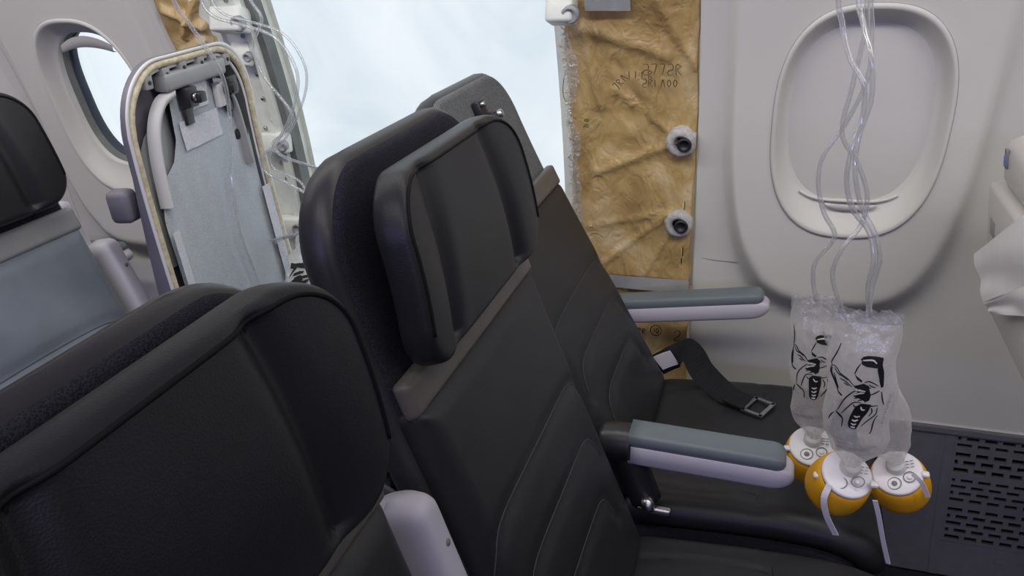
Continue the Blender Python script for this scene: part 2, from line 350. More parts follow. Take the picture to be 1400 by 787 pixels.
# windows: superellipse outlines in (x, s)
def selli(a, b, n, t):
    return a * np.sign(np.cos(t)) * abs(np.cos(t)) ** (2 / n), b * np.sign(np.sin(t)) * abs(np.sin(t)) ** (2 / n)
BA, BB, BN = .145, .218, 2.6
def relief(x, s, xc):
    """sculpted surround of a window, proud of the panel; the panel around it leans back towards its foot"""
    q = ((abs(x - xc + .008) / .203) ** 3.2 + (abs(s - .12) / .47) ** 3.2) ** (1 / 3.2)
    k = np.clip((q - 1.) / .13, 0, 1); return -(.016 + .045 * np.clip(.30 - s, 0, 1)) * (k * k * (3 - 2 * k))
def window_panel(name, x0, x1, xc):
    s0, s1 = S_DADO - .014, S_BIN
    cs = [math.atan2(s - 0, x - xc) for x in (x0, x1) for s in (s0, s1)]
    t = np.sort(np.concatenate([np.linspace(-math.pi, math.pi, 156, endpoint=False), cs])); n = len(t)
    c, s_ = np.cos(t), np.sin(t)
    r_in = 1 / ((abs(c) / BA) ** BN + (abs(s_) / BB) ** BN) ** (1 / BN)
    with np.errstate(divide='ignore'):
        c = np.where(abs(c) < 1e-9, 1e-9, c); s_ = np.where(abs(s_) < 1e-9, 1e-9, s_)
        r_out = np.minimum(np.where(c > 0, (x1 - xc) / c, (x0 - xc) / c), np.where(s_ > 0, s1 / s_, s0 / s_))
    fr = np.linspace(0, 1, 56) ** 1.15; V = []
    for f in fr:
        r = r_in + (r_out - r_in) * f; x = xc + r * c; s = r * s_
        h = relief(x, s, xc)
        V.append(Wl(x, s, h))
    V.append(Wl(xc + r_out * c, r_out * s_, -.055))
    V = np.vstack(V); m = len(fr) + 1
    Fc = [(i * n + j, i * n + (j + 1) % n, (i + 1) * n + (j + 1) % n, (i + 1) * n + j) for i in range(m - 1) for j in range(n)]
    return wchild(obj(name, V, Fc, PANEL))
window_panel('sidewall_panel', -.142, .95, .137)
window_panel('sidewall_panel', -1.783, -1.292, -1.53)
window_panel('sidewall_panel', -2.30, -1.787, -2.038)
t = np.linspace(0, 2 * math.pi, 120, endpoint=False)
def rings(xc, prof, name, mat, parent, cap=False, n2=2.6):
    """prof: (a, b, centre s, h) outlines from outside to inside"""
    V = []; n = len(t)
    for a, b, sc, h in prof:
        x, s = selli(a, b, n2, t); V.append(Wl(xc + x, sc + s, h))
    m = len(prof); Fc = [(i * n + j, i * n + (j + 1) % n, (i + 1) * n + (j + 1) % n, (i + 1) * n + j) for i in range(m - 1) for j in range(n)]
    if cap: Fc.append(tuple((m - 1) * n + j for j in range(n)))
    return obj(name, np.vstack(V), Fc, mat, parent)
bez = [(BA + .001, BB + .001, 0, -.004), (BA, BB, 0, .003), (BA - .003, BB - .004, 0, .0055), (BA - .007, BB - .010, 0, .003), (BA - .010, BB - .016, .001, -.004),
       (BA - .014, BB - .026, .003, -.013), (BA - .018, BB - .038, .005, -.024), (BA - .022, BB - .047, .007, -.028), (BA - .026, BB - .052, .008, -.030), (BA - .030, BB - .054, .009, -.031)]
def window(n, xc, closed):
    w = struct(empty('window_%d' % n, tuple(Wl(xc, 0)))); inv = Matrix.Translation(-w.location)
    def P(o): o.parent = w; o.matrix_parent_inverse = inv; return o
    P(rings(xc, bez, 'bezel', BEZEL, None)); P(rings(xc, [(BA + .0014, BB + .0014, 0, .0003), (BA - .0004, BB - .0004, 0, .0006)], 'bezel_gap_shade', TUBGREY, None))  # flat grey ring paints the shade of a gap around the bezel
    if closed:
        prof = [(BA - .029, BB - .053, .009, -.0302), (BA - .05, BB - .08, .009, -.027), (.05, .08, .009, -.024), (.02, .03, .009, -.0235)]
        P(rings(xc, prof, 'window_shade', SHADE, None, True))
        # bottom handle of the shade: a curved lip
        hx = np.linspace(-.085, .085, 24)
        lip = [Wl(xc + x, -.153 + .016 * (x / .085) ** 4, -.024) for x in hx]
        P(MB().add(*sweep(lip, lambda q: .0025 + .0012 * math.sin(math.pi * q), None, 8)).build('shade_lip', BEZEL))
        hx = np.linspace(-.045, .045, 16); mb = MB()
        V = np.vstack([Wl(xc + .006 + hx, -.157 - .002 * (1 - (hx / .045) ** 2), -.020), Wl(xc + .006 + hx, -.157 - .012 * (1 - (hx / .045) ** 4), -.016), Wl(xc + .006 + hx, -.157 - .014 * (1 - (hx / .045) ** 4), -.028)])
        Fc = [(r * 16 + i, r * 16 + i + 1, r * 16 + 17 + i, r * 16 + 16 + i) for r in range(2) for i in range(15)]
        P(obj('shade_handle', V, Fc, BEZEL))
    else:
        P(rings(xc, [(BA - .028, BB - .052, .009, -.0295), (BA - .032, BB - .056, .009, -.044)], 'shade_track', BEZEL, None))
        P(rings(xc, [(BA - .029, BB - .053, .009, -.042), (BA - .034, BB - .058, .009, -.043), (BA - .035, BB - .060, .009, -.062)], 'window_seal', OLIVE, None))
        P(rings(xc, [(BA - .022, BB - .046, .009, -.060), (BA - .036, BB - .061, .009, -.061), (BA - .037, BB - .062, .009, -.085)], 'pane_frame', DARKSEAL, None))
        P(rings(xc, [(BA - .03, BB - .055, .009, -.070), (.05, .07, .009, -.069)], 'pane', GLASS, None, True))
        # raised shade: only its handle lip shows under the top of the opening
        hx = np.linspace(-.075, .075, 20)
        V = np.vstack([Wl(xc + hx, .165 - .04 * (hx / .1) ** 2, -.030), Wl(xc + hx, .140 - .012 * (hx / .075) ** 2, -.026), Wl(xc + hx, .137 - .012 * (hx / .075) ** 2, -.036)])
        P(obj('raised_shade', V, [(r * 20 + i, r * 20 + i + 1, r * 20 + 21 + i, r * 20 + 20 + i) for r in range(2) for i in range(19)], BEZEL))
window(1, .137, True); window(2, -1.53, False); window(3, -2.038, False)
# faint crack line on the forward panel
P_ = [Wl(x, -.303 + y, float(relief(np.array(x), np.array(-.303 + y), .137)) + .0002) for x, y in ((-.125, .004), (-.10, .001), (-.075, .0), (-.05, .002))]
wchild(MB().add(*sweep(P_, lambda q: .0003 + .0007 * math.sin(math.pi * q), 14, 5)).build('hairline_crack', GREYINK))
# dado with grilles
dd = struct(empty('baseboard_left', tuple(Wl(0, -.7)))); dinv = Matrix.Translation(-dd.location)
def slab_dado(x0, x1, s0, s1, h0, h1, nx=2, ns=12): return slab_patch(x0, x1, *(q - .016 if q > -.92 else q for q in (s0, s1)), h0 - .042, h1 - .042, nx, ns)
def DP(o): o.parent = dd; o.matrix_parent_inverse = dinv; return o
DP(slab_dado(-3.9, .383, S_FLOOR + .03, S_DADO - .004, -.055, -.004, 9, 12).build('dado_panel', DADO, None, False))
DP(slab_dado(-3.9, 3.9, S_DADO - .006, S_DADO + .004, -.05, .002, 9, 2).build('dado_cap', DADO, None, False))
DP(slab_dado(.62, 3.9, S_FLOOR + .03, S_DADO - .004, -.055, -.004, 5, 12).build('dado_panel', DADO, None, False))
DP(slab_dado(-3.9, 3.9, S_FLOOR, S_FLOOR + .028, -.055, .006, 9, 3).build('floor_strip', BLACKPL, None, False))
def grille(x0, x1, s0, s1, rows, cols):
    mb = MB(); ss = np.linspace(s0, s1, rows * 2 + 1); m = .006; n = cols
    def bar(a, b, c, d, h=-.004, h0=-.016): mb.add(*(lambda q: (q.v, q.f))(slab_dado(a, b, c, d, h0, h, 2, 2)))
    w = (x1 - x0 - 2 * m) / n
    for i in range(rows + 1):                       # rails between the rows of slots
        c = s0 + (s1 - s0) * i / rows; bar(x0, x1, c - .0035, c + .0035)
    for i in range(rows):
        a = s0 + (s1 - s0) * i / rows + .0035; b = s0 + (s1 - s0) * (i + 1) / rows - .0035; off = (i % 2) * .35
        bar(x0, x0 + m, a, b); bar(x1 - m, x1, a, b)
        for j in range(n + 1):
            c = x0 + m + w * (j + off); 
            if x0 + m < c < x1 - m: bar(c - .005, c + .005, a, b)
    return DP(mb.build('grille', DADO, None, False))
xg0, xg1 = .400, .605
for s0, s1, rows in ((-.640, -.612, 2), (-.694, -.645, 3), (-.756, -.701, 4), (-.836, -.763, 5)): grille(xg0, xg1, s0, s1, rows, 6)
DP(slab_dado(.383, .62, S_FLOOR + .03, S_DADO - .004, -.055, -.02, 3, 8).build('duct_backing', GAP, None, False))
DP(slab_dado(.383, xg0, S_FLOOR + .03, S_DADO - .004, -.055, -.002, 2, 12).build('grille_stile', DADO, None, False))
DP(slab_dado(xg1, .62, S_FLOOR + .03, S_DADO - .004, -.055, -.002, 2, 12).build('grille_stile', DADO, None, False))
DP(slab_dado(xg0, xg1, S_FLOOR + .03, -.84, -.03, -.004, 2, 4).build('grille_rail', DADO, None, False))
for a, b in ((-.645, -.640), (-.701, -.694), (-.763, -.756)): DP(slab_dado(xg0, xg1, a, b, -.03, -.004, 2, 2).build('grille_rail', DADO, None, False))
DP(slab_dado(.503, .521, -.868, -.858, -.01, -.001, 2, 2).build('latch', DADO, None, False))
# small grille half hidden behind the masks
for k in range(5): DP(slab_dado(.255, .300, -.648 - k * .022, -.640 - k * .022, -.01, -.0034, 2, 2).build('vent_slot', GAP, None, False))
# overhead bin above the seats (out of frame): the masks hang from its underside
V = [(-3.9, .72, 1.6), (-3.9, 1.262, 1.6), (-3.9, .80, 2.08), (-3.9, .60, 2.08), (-3.9, .60, 1.72)]; V += [(3.9, y, z) for _, y, z in V]
struct(obj('trim_1', V, [(0, 1, 2, 3, 4), (9, 8, 7, 6, 5)] + [(i, (i + 1) % 5, 5 + (i + 1) % 5, 5 + i) for i in range(5)], LINER, None, False))

# ------------------------------------------------------------------ door opening: sheet, frames, insulation
def noise2(x, y, seed=0, octs=4, f=1.):
    r = np.random.default_rng(seed); z = 0 * x
    for k in range(octs):
        for _ in range(4):
            a = r.uniform(0, 2 * math.pi); ph = r.uniform(0, 6.28); w = f * 2 ** k * r.uniform(.7, 1.4)
            z = z + np.sin((x * math.cos(a) + y * math.sin(a)) * w * 6.28 + ph) / 2 ** k / 4
    return z
X, S = np.meshgrid(np.linspace(-1.38, -.02, 110), np.linspace(-.85, .85, 130))
h = -.128 + .010 * noise2(X, S, 5, 3, 1.2) + .006 * np.maximum(0, noise2(X * 1.0, S, 8, 3, 3.)) 
V = Wl(X, S, h).reshape(-1, 3); i = np.arange(X.size).reshape(X.shape)
sh = obj('plastic_sheet', V, np.stack([i[:-1, :-1], i[:-1, 1:], i[1:, 1:], i[1:, :-1]], -1).reshape(-1, 4), SHEET)
tag(sh, 'translucent white plastic sheet stretched across the open door hole', 'plastic sheet')

dr = struct(empty('door_1', tuple(Wl(-1.05, 0)))); drinv = Matrix.Translation(-dr.location)
def DR(o): o.parent = dr; o.matrix_parent_inverse = drinv; return o
DR(slab_patch(-1.205, -1.070, -.62, .72, -.075, -.035, 3, 24).build('frame_web', PRIMER, None, False))
DR(slab_patch(-1.078, -1.062, -.62, .72, -.10, -.015, 2, 24).build('frame_flange', PRIMER, None, False))
DR(slab_patch(-1.150, -1.143, -.62, .72, -.04, -.022, 2, 24).build('stiffener', PRIMER, None, False))
DR(slab_patch(-1.063, -1.046, -.62, .72, -.062, -.028, 2, 24).build('edge_seal', OLIVE, None, False))
DR(slab_patch(-.398, -.384, -.62, .72, -.12, -.060, 2, 24).build('frame_flange', PRIMER, None, False))
DR(slab_patch(-.384, -.36, -.62, .72, -.10, -.05, 2, 24).build('frame_web', PRIMER, None, False))
def fitting(x, s, w, hgt, dep, r):
    mb = MB(); c = Wl(x, s, -.03 + dep / 2); rot = Matrix.Rotation(-(TH0 + s / RW), 3, 'X')
    mb.add(*box(tuple(c), (w, dep, hgt), .006, rot)); f = DR(mb.build('stop_fitting', PRIMER))
    n = wnormal(s); c2 = Wl(x + w * .42, s, -.03 + dep * .8)
    b = MB().add(*lathe([(r * .2, 0), (r, 0), (r, .012), (r * .7, .014), (r * .6, .010), (0.0001, .010)], 20, frameM(c2, n))).build('roller', TUBGREY); b.parent = f
    return f
fitting(-1.095, .205, .075, .05, .045, .016); fitting(-1.105, .125, .05, .05, .02, .010); fitting(-1.085, -.075, .075, .045, .035, .013)
fitting(-1.10, .30, .06, .05, .03, .014); fitting(-1.09, -.28, .07, .045, .035, .013); fitting(-.385, .215, .05, .05, .05, .016)
for k, (x, s) in enumerate(((-1.12, .17), (-1.10, .16), (-1.125, .06), (-1.10, .02), (-1.09, -.03), (-1.115, -.05), (-1.10, -.13), (-1.09, -.17), (-1.085, -.215), (-1.11, .235), (-1.125, .10), (-1.095, .075))):
    DR(MB().add(*lathe([(.005, 0), (.005, .004), (.003, .006), (.0001, .006)], 10, frameM(Wl(x, s, -.036), wnormal(s)))).build('bolt', STEEL if k % 2 else PRIMER))

# insulation blankets
def blanket(name, x0, x1, s0, s1, h0, amp, seed, label, folds=()):
    X, S = np.meshgrid(np.linspace(x0, x1, 70), np.linspace(s0, s1, 130))
    X = X + .004 * noise2(S, S * .3, seed + 1, 3, 3.) * (abs(X - (x0 + x1) / 2) > (x1 - x0) * .44)
    n1 = noise2(X * 1.5, S, seed, 4, 2.2); h = h0 + amp * (n1 - .5 * abs(noise2(X, S, seed + 3, 3, 4.)))
    for (ax, as_), (bx, bs), dep, sig in folds:
        d = np.hypot(bx - ax, bs - as_); tt = np.clip(((X - ax) * (bx - ax) + (S - as_) * (bs - as_)) / d ** 2, 0, 1)
        q = np.hypot(X - ax - tt * (bx - ax), S - as_ - tt * (bs - as_)); h = h + dep * np.exp(-(q / sig) ** 2)
    F1 = Wl(X, S, h).reshape(-1, 3); B1 = Wl(X, S, -.088).reshape(-1, 3); i = np.arange(X.size).reshape(X.shape); n = X.size
    quads = np.stack([i[:-1, :-1], i[:-1, 1:], i[1:, 1:], i[1:, :-1]], -1).reshape(-1, 4)
    rim = np.concatenate([i[0], i[1:, -1], i[-1, ::-1][1:], i[::-1, 0][1:-1]]); m = len(rim)
    side = [(rim[k], rim[(k + 1) % m], rim[(k + 1) % m] + n, rim[k] + n) for k in range(m)]
    o = obj(name, np.vstack([F1, B1]), [tuple(q) for q in quads] + side, GOLD)
    if label: tag(o, label, 'insulation', 'insulation blankets on the frame')
    return o
folds = [((-.19, -.20), (-.34, -.33), .006, .006), ((-.19, -.20), (-.36, -.24), .005, .005), ((-.18, -.05), (-.34, -.12), .007, .008), ((-.18, -.04), (-.30, .05), .006, .007),
         ((-.36, .17), (-.20, .12), .010, .012), ((-.36, .165), (-.33, .02), .007, .010), ((-.17, -.20), (-.24, -.34), .005, .005), ((-.30, .10), (-.24, .0), -.006, .01),
         ((-.15, .10), (-.22, .22), .008, .010), ((-.21, .15), (-.23, .0), .005, .006)]
ib = blanket('insulation_blanket', -.392, -.146, -.352, .62, -.030, .007, 11, 'gold film insulation blanket between the white sheet and the forward window panel', folds)
def child_of(o, p): o.parent = p; return o
def felt(x, s, R0):
    n = 36; V = []; rr = np.random.default_rng(int(s * 1000) % 77 + 5)
    jit = rr.uniform(.96, 1.05, n)
    for r, h in ((.42, -.030), (.45, -.012), (.7, -.008), (1., -.014), (1.05, -.03)):
        for j in range(n):
            a = 2 * math.pi * j / n; k = jit[j] if r > .9 else 1
            V.append(Wl(min(x + R0 * r * k * math.cos(a), -.1445), s + R0 * r * k * math.sin(a) * .98, h))
    f = child_of(obj('felt_washer', V, [(i * n + j, i * n + (j + 1) % n, (i + 1) * n + (j + 1) % n, (i + 1) * n + j) for i in range(4) for j in range(n)], FUZZ), ib)
    c = child_of(MB().add(*lathe([(.0001, 0), (R0 * .44, 0), (R0 * .44, .004), (.0001, .004)], 24, frameM(Wl(x, s, -.026), wnormal(s)))).build('hole', GAP), ib)
    b = MB().add(*lathe([(.010, 0), (.010, .010), (.014, .012), (.014, .02), (.0105, .022), (.008, .016), (.0001, .016)], 20, frameM(Wl(x + R0 * .25, s, -.024), wnormal(s)))).build('panel_stud', BLACKPL)
    child_of(b, ib)
felt(-.172, -.047, .029); felt(-.173, -.219, .028)
# grey tape along the lower hem and the upper corner, stamped ink
X, S = np.meshgrid(np.linspace(-.335, -.147, 30), np.linspace(-.372, -.343, 5)); hh = -.020 + .003 * noise2(X, S, 21, 3, 6.)
i = np.arange(X.size).reshape(X.shape); Q = lambda i: np.stack([i[:-1, :-1], i[:-1, 1:], i[1:, 1:], i[1:, :-1]], -1).reshape(-1, 4)
child_of(obj('hem_tape', Wl(X, S, hh).reshape(-1, 3), Q(i), TAPE), ib)
X, S = np.meshgrid(np.linspace(-.345, -.262, 12), np.linspace(.208, .26, 8)); i = np.arange(X.size).reshape(X.shape)
child_of(obj('corner_tape', Wl(X, S, -.012 + .004 * noise2(X, S, 22, 3, 5.)).reshape(-1, 3), Q(i), TAPE), ib)
# frayed white film and torn foam fringe on the aft edge
ss_ = np.linspace(-.30, .165, 90); e1 = -.399 + .004 * noise2(ss_ * 3, ss_ * 0, 61, 3, 4.); e2 = -.372 + .012 * noise2(ss_ * 2, ss_ * 0, 62, 4, 3.)
V = np.vstack([Wl(e1, ss_, -.030 + .004 * noise2(ss_ * 4, ss_ * 0, 63, 2, 3.)), Wl((e1 + e2) / 2, ss_, -.020), Wl(e2, ss_, -.022)])
child_of(obj('frayed_film', V, [(r_ * 90 + i_, r_ * 90 + i_ + 1, r_ * 90 + 91 + i_, r_ * 90 + 90 + i_) for r_ in range(2) for i_ in range(89)], BAGC), ib)
mb = MB(); r = random.Random(5)
for k in range(150):
    s = r.uniform(-.30, .17); x = -.391 + r.uniform(-.004, .006); L = r.uniform(.006, .016)
    a = Wl(x, s, r.uniform(-.06, -.028)); d = np.array([-r.uniform(.2, 1), r.uniform(-.3, .3) - .3, r.uniform(-.8, .8)]); d = d / np.linalg.norm(d) * L
    mb.add(*sweep([a, a + d * .6 + np.array([0, 0, r.uniform(-.003, .003)]), a + d], r.uniform(.0006, .0022), None, 4))
o = child_of(mb.build('torn_fibre_fringe', FOAM), ib); o['kind'] = 'stuff'
P_ = [Wl(-.395, .095, -.05), Wl(-.405, .06, -.045), Wl(-.405, .03, -.04), Wl(-.39, .01, -.04)]
child_of(MB().add(*sweep(P_, .0008, 14, 5)).build('loose_thread', BLACKPL), ib)
def strokes(fn, polys, w, n=10):
    """pen strokes as thin flat quads; fn maps (a,b)->3D point"""
    mb = MB()
    for pl in polys:
        P = catmull(np.c_[np.asarray(pl, float), np.zeros(len(pl))], max(3, n if len(pl) > 2 else 3))[:, :2]
        T = np.gradient(P, axis=0); T /= np.linalg.norm(T, axis=1)[:, None] + 1e-9; Nn = np.c_[-T[:, 1], T[:, 0]]
        k = len(P); prof = w / 2 * (.45 + .55 * np.sin(np.linspace(.25, math.pi - .25, k)))[:, None]
        A = P + Nn * prof; B = P - Nn * prof; V = np.vstack([fn(A), fn(B)]); mb.add(V, [(i, i + 1, k + i + 1, k + i) for i in range(k - 1)])
    return mb
# inspection stamps on the film: rows of small faded characters
def glyphs(cx, cs, n, hgt, seed, ang=0.):
    r = random.Random(seed); out = []
    shapes = [[(0, 0), (0, 1)], [(0, 1), (.6, 1), (.6, .5), (0, .4), (0, 0), (.6, 0)], [(0, 0), (0, 1), (.6, .8), (.1, .5), (.6, 0)], [(.3, 0), (0, .5), (.3, 1), (.6, .5), (.3, 0)], [(0, 1), (.6, 1), (.3, 0)], [(0, 0), (.3, 1), (.6, 0)]]
    ca, sa = math.cos(ang), math.sin(ang)
    for k in range(n):
        for px, py in [(0, 0)]:
            q = [((x + k * 1.0 - n / 2) * hgt * .75, (y - .5) * hgt) for x, y in r.choice(shapes)]
            out.append([(cx + a * ca - b * sa, cs + a * sa + b * ca) for a, b in q])
    return out
front_h = lambda P: Wl(P[:, 0], P[:, 1], -.0125)
pl = glyphs(-.245, .088, 4, .016, 2) + glyphs(-.205, .098, 5, .020, 3) + glyphs(-.21, .072, 6, .015, 4) + glyphs(-.285, .075, 3, .015, 5, .9) + glyphs(-.355, -.01, 3, .010, 6, 1.5)
child_of(strokes(front_h, pl, .0022, 8).build('faded_stamp', BROWNINK, None, False), ib)['kind'] = 'stuff'
lo = blanket('insulation_blanket', -.40, -.146, -.60, -.378, -.034, .004, 31, 'lower tan insulation pad stamped 2 under the grey tape hem by the armrest', ())
two = [(-.172, -.466), (-.166, -.460), (-.160, -.464), (-.162, -.472), (-.173, -.483), (-.159, -.483)]
circ = [(-.212 + .012 * math.cos(a), -.465 + .012 * math.sin(a)) for a in np.linspace(0, 6.28, 14)]
lf = lambda P: Wl(P[:, 0], P[:, 1], -.0255)
child_of(strokes(lf, [two, circ, [(-.216, -.471), (-.216, -.459)], [(-.209, -.459), (-.206, -.465), (-.209, -.471), (-.212, -.465), (-.209, -.459)]] + glyphs(-.25, -.47, 4, .012, 9), .002, 14).build('ink_stamp', INK, None, False), lo)['kind'] = 'stuff'
ab = blanket('insulation_blanket', -1.288, -1.165, .05, .70, -.030, .014, 41, 'crumpled gold film insulation above the stripped seat beside the aft window panel',
             [((-1.27, .22), (-1.19, .18), .016, .010), ((-1.25, .16), (-1.18, .24), .014, .008), ((-1.28, .12), (-1.20, .15), .012, .008)])

# ------------------------------------------------------------------ seats
BACK = [(.0, .44), (-.025, .50), (-.10, .70), (-.160, .87), (-.199, 1.0), (-.224, 1.105), (-.236, 1.165)]
PAN = [(-.03, .435), (.08, .445), (.20, .452), (.285, .448), (.335, .425), (.352, .385)]
def arm(parent, x0, x1, y, z0, z1, padlen=None):
    """lowered armrest: pale moulded body with rounded nose and slate pad, black hinge boot at the back"""
    a = empty('armrest', (0, 0, 0), parent)
    n = 26; L = x1 - x0
    def body(xa, xb, top, bot, hw, nose, name, mat, rise=0.):
        st = []
        xs = np.concatenate([np.linspace(xa, xb - nose, 10), xb - nose + nose * np.sin(np.linspace(0, math.pi / 2, 10))[1:]])
        V = []; k = 16
        for x in xs:
            f = max(0, (x - (xb - nose)) / nose) if nose > 0 else 0; sc = math.sqrt(max(1 - f * f, .0004))
            zc = (top + bot) / 2 + (z1 - z0) * (x - x0) / L; hh = (top - bot) / 2 * sc; w = hw * (.55 + .45 * sc)
            for j in range(k):
                t_ = 2 * math.pi * j / k; c, s = math.cos(t_), math.sin(t_)
                V.append((x, y + w * np.sign(c) * abs(c) ** .45, zc + hh * np.sign(s) * abs(s) ** .45))
        m = len(xs); Fc = [(i * k + j, i * k + (j + 1) % k, (i + 1) * k + (j + 1) % k, (i + 1) * k + j) for i in range(m - 1) for j in range(k)]
        Fc += [tuple(range(k))[::-1], tuple((m - 1) * k + j for j in range(k))]
        return obj(name, V, Fc, mat, a)
    body(x0, x1, z0 - .008, z0 - .048, .026, .034, 'arm_shell', ARMPLASTIC)
    body(x0, x1 - .012, z0 + .006, z0 - .020, .0245, .018, 'arm_pad', ARMPAD)
    return a
def raised_arm(parent, y, back, v0=.22, v1=.43, tip=.06):
    """armrest folded up along the seat back"""
    a = empty('raised_armrest', (0, 0, 0), parent)
    fr = back
    q = pillow(fr, v0 - .18, v1, .023, .030, .03, .014, .02, .012, -.03, nu=16, nv=40, u0=y); solid(q, 'arm_shell', ARMPLASTIC, a)
    q = pillow(fr, v0 - .1, v1 + .08, .012, .012, .012, .006, .012, .006, -.05, nu=10, nv=30, u0=y - .012); solid(q, 'arm_pad', ARMPLASTIC, a)
    for vv in (v1 - .055, v1 - .155):
        P_ = fr(y + .004, vv, -.0005); Pn = fr(y + .004, vv, .02) - P_
        obj('screw', *lathe([(.0035, 0), (.0035, .0012), (.0001, .0012)], 12, frameM(P_, Pn)), GREYINK, a)
    return a
def seat_pan(root, back, W=.205):
    pan = Prof(PAN, True)
    seams = [([(-.2, .205), (-.08, .225), (0, .23), (.08, .225), (.2, .205)], .004, .006), ([(-.14, .03), (-.15, .12), (-.145, .21)], .003, .006), ([(.14, .03), (.15, .12), (.145, .21)], .003, .006)]
    q = pillow(pan, .0, pan.len, W, .030, .02, .03, .05, .04, .0, seams, nu=60, nv=60); c = solid(q, 'seat_cushion', LEATHER, root)
    mb = MB()
    for poly, _, _ in seams: mb.add(*sweep(on_surf(pan, q[2], poly, 30, -.0004), .0009, None, 5))
    mb.build('stitching', SEAM, c)
    q = pillow(pan, .004, pan.len - .004, W - .004, .002, .085, .012, .05, .04, -.012, nu=24, nv=30); solid(q, 'cushion_side', NAVY, root)
    e = .44 - .11
    mb = MB()
    for x in (.06, .27): mb.add(*sweep([(x, -.23, .315), (x, .23, .315)], .02, None, 12))
    mb.build('seat_beam', BLACKPL, root)
    for y in (-.13, .13):
        mb = MB(); mb.add(*sweep([(.06, y, .315), (-.02, y, .012)], .014, None, 10)); mb.add(*sweep([(.27, y, .315), (.30, y, .012)], .014, None, 10)); mb.add(*box((.14, y, .012), (.40, .03, .024), .004)); mb.build('leg', BLACKPL, root)
def seat(name, hx, yc, rot, label, headrest=True, dv=0., top=.712, cover=None, hu=0.):
    root = empty(name, (hx, yc, 0)); tag(root, label, 'seat', 'airline seats in the cabin')
    fr = Prof(BACK, rot=-rot, piv=(0, .44)); vt = fr.len
    seat_pan(root, fr)
    Wsh = lambda v: .177 + .013 * np.clip((vt - .05 - v) / .3, 0, 1) ** .8
    q = pillow(fr, .03, top, Wsh, .014, .034, .018, .088, .03, -.022, nu=60, nv=70, radb=.03); solid(q, 'back_shell', LEATHER_RIM, root)
    q = pillow(fr, .44, top - .007, lambda v: Wsh(v) - .007, .010, .004, .010, .080, .03, -.014, nu=40, nv=40); mc = q; solid(q, 'mesh_facing', GREYCLOTH if not headrest else MESHCLOTH, root)
    rim = []
    # leather front cover with nested U-shaped stitching
    seams = []
    for w, h_ in ((.178, .325), (.150, .250), (.118, .172)):
        seams.append(([(-w, h_ - .055), (-w * .93, h_ - .028), (-w * .72, h_ - .006), (0, h_), (w * .72, h_ - .006), (w * .93, h_ - .028), (w, h_ - .055)], .0045, .012))
    W2 = lambda v: .182 + .004 * np.clip((.4 - v) / .3, 0, 1)
    bul = lambda u, v: .012 * np.cos(np.clip(u / .21, -1, 1) * math.pi / 2) * np.sin(np.clip(v / .49, 0, 1) * math.pi)
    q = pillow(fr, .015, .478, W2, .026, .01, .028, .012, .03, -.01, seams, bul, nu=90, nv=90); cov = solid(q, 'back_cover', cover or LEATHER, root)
    mb = MB()
    for poly, _, _ in seams: mb.add(*sweep(on_surf(fr, q[2], poly, 26, .0), .0009, None, 5))
    mb.build('stitching', THREAD, cov)
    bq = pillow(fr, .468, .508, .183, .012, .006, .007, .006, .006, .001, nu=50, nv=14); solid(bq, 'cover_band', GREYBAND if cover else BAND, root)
    if headrest:
        Wh = lambda v: .158 + .014 * np.clip((.68 - v) / .17, 0, 1)
        wing = lambda u, v: .004 * np.clip((abs(u) - .085) / .08, 0, 1) ** 1.3 + .010 * np.sin(np.clip((v - .50) / .20, 0, 1) * math.pi) + .004 * np.sin(np.clip((abs(u) - .1) / .08, 0, 1) * math.pi) + .010 * np.clip((v - .52) / .16, 0, 1)
        g = [([(sg * .078, .68 + dv), (sg * .086, .625 + dv), (sg * .094, .56 + dv), (sg * .100, .50 + dv)], .010, .012) for sg in (-1, 1)]
        hq = pillow(fr, .505 + dv, .690 + dv, Wh, .018, .016, .013, .055, .05, .022, g, wing, nu=110, nv=90, follow=True, u0=hu, pw=3.2)
        hr = solid(hq, 'headrest', LEATHER, root); mb = MB()
        for poly, _, _ in g: mb.add(*sweep(on_surf(fr, hq[2], poly, 30, -.0012, hu), .0014, None, 6))
        # piping where the front face meets the boxing
        e = .0085; wv_ = np.linspace(.545, .635, 16) + dv; pts = [(-Wh(a) + e, a) for a in wv_] + [(-Wh(.635 + dv + (.055 - e) * math.sin(a)) + .055 - (.055 - e) * math.cos(a), .635 + dv + (.055 - e) * math.sin(a)) for a in np.linspace(0, math.pi / 2, 12)[1:]]
        tu = np.linspace(pts[-1][0], -pts[-1][0], 40)[1:-1]; P2 = np.array(pts + [(a, pts[-1][1]) for a in tu] + [(-a, b) for a, b in pts[::-1]])
        mb.add(*sweep(fr(P2[:, 0] + hu, P2[:, 1], hq[2](P2[:, 0], P2[:, 1]) + .0004), .0017, None, 6))
        mb.build('stitching', SEAM, hr)
    return root, fr
PITCH = .775
A25, fA = seat('airline_seat', -.160, 1.188, 7.5, 'black window seat missing its headrest, bare grey mesh top, beside gold insulation', headrest=False, top=.71)
B25, fB = seat('airline_seat', -.135, .732, 0., 'black leather middle seat with headrest and nested curved seams, centre of the photo', hu=-.010)
C25, fC = seat('airline_seat', -.135, .257, -3., 'closest black leather seat, its headrest filling the lower left corner', dv=-.006, top=.688, hu=-.006)
B26, fB6 = seat('airline_seat', -.120 - PITCH, .748, 0., 'seat at the left edge with a back cover coloured grey for daylight sheen and rounded black headrest', dv=.012, cover=SHEENLEATHER)
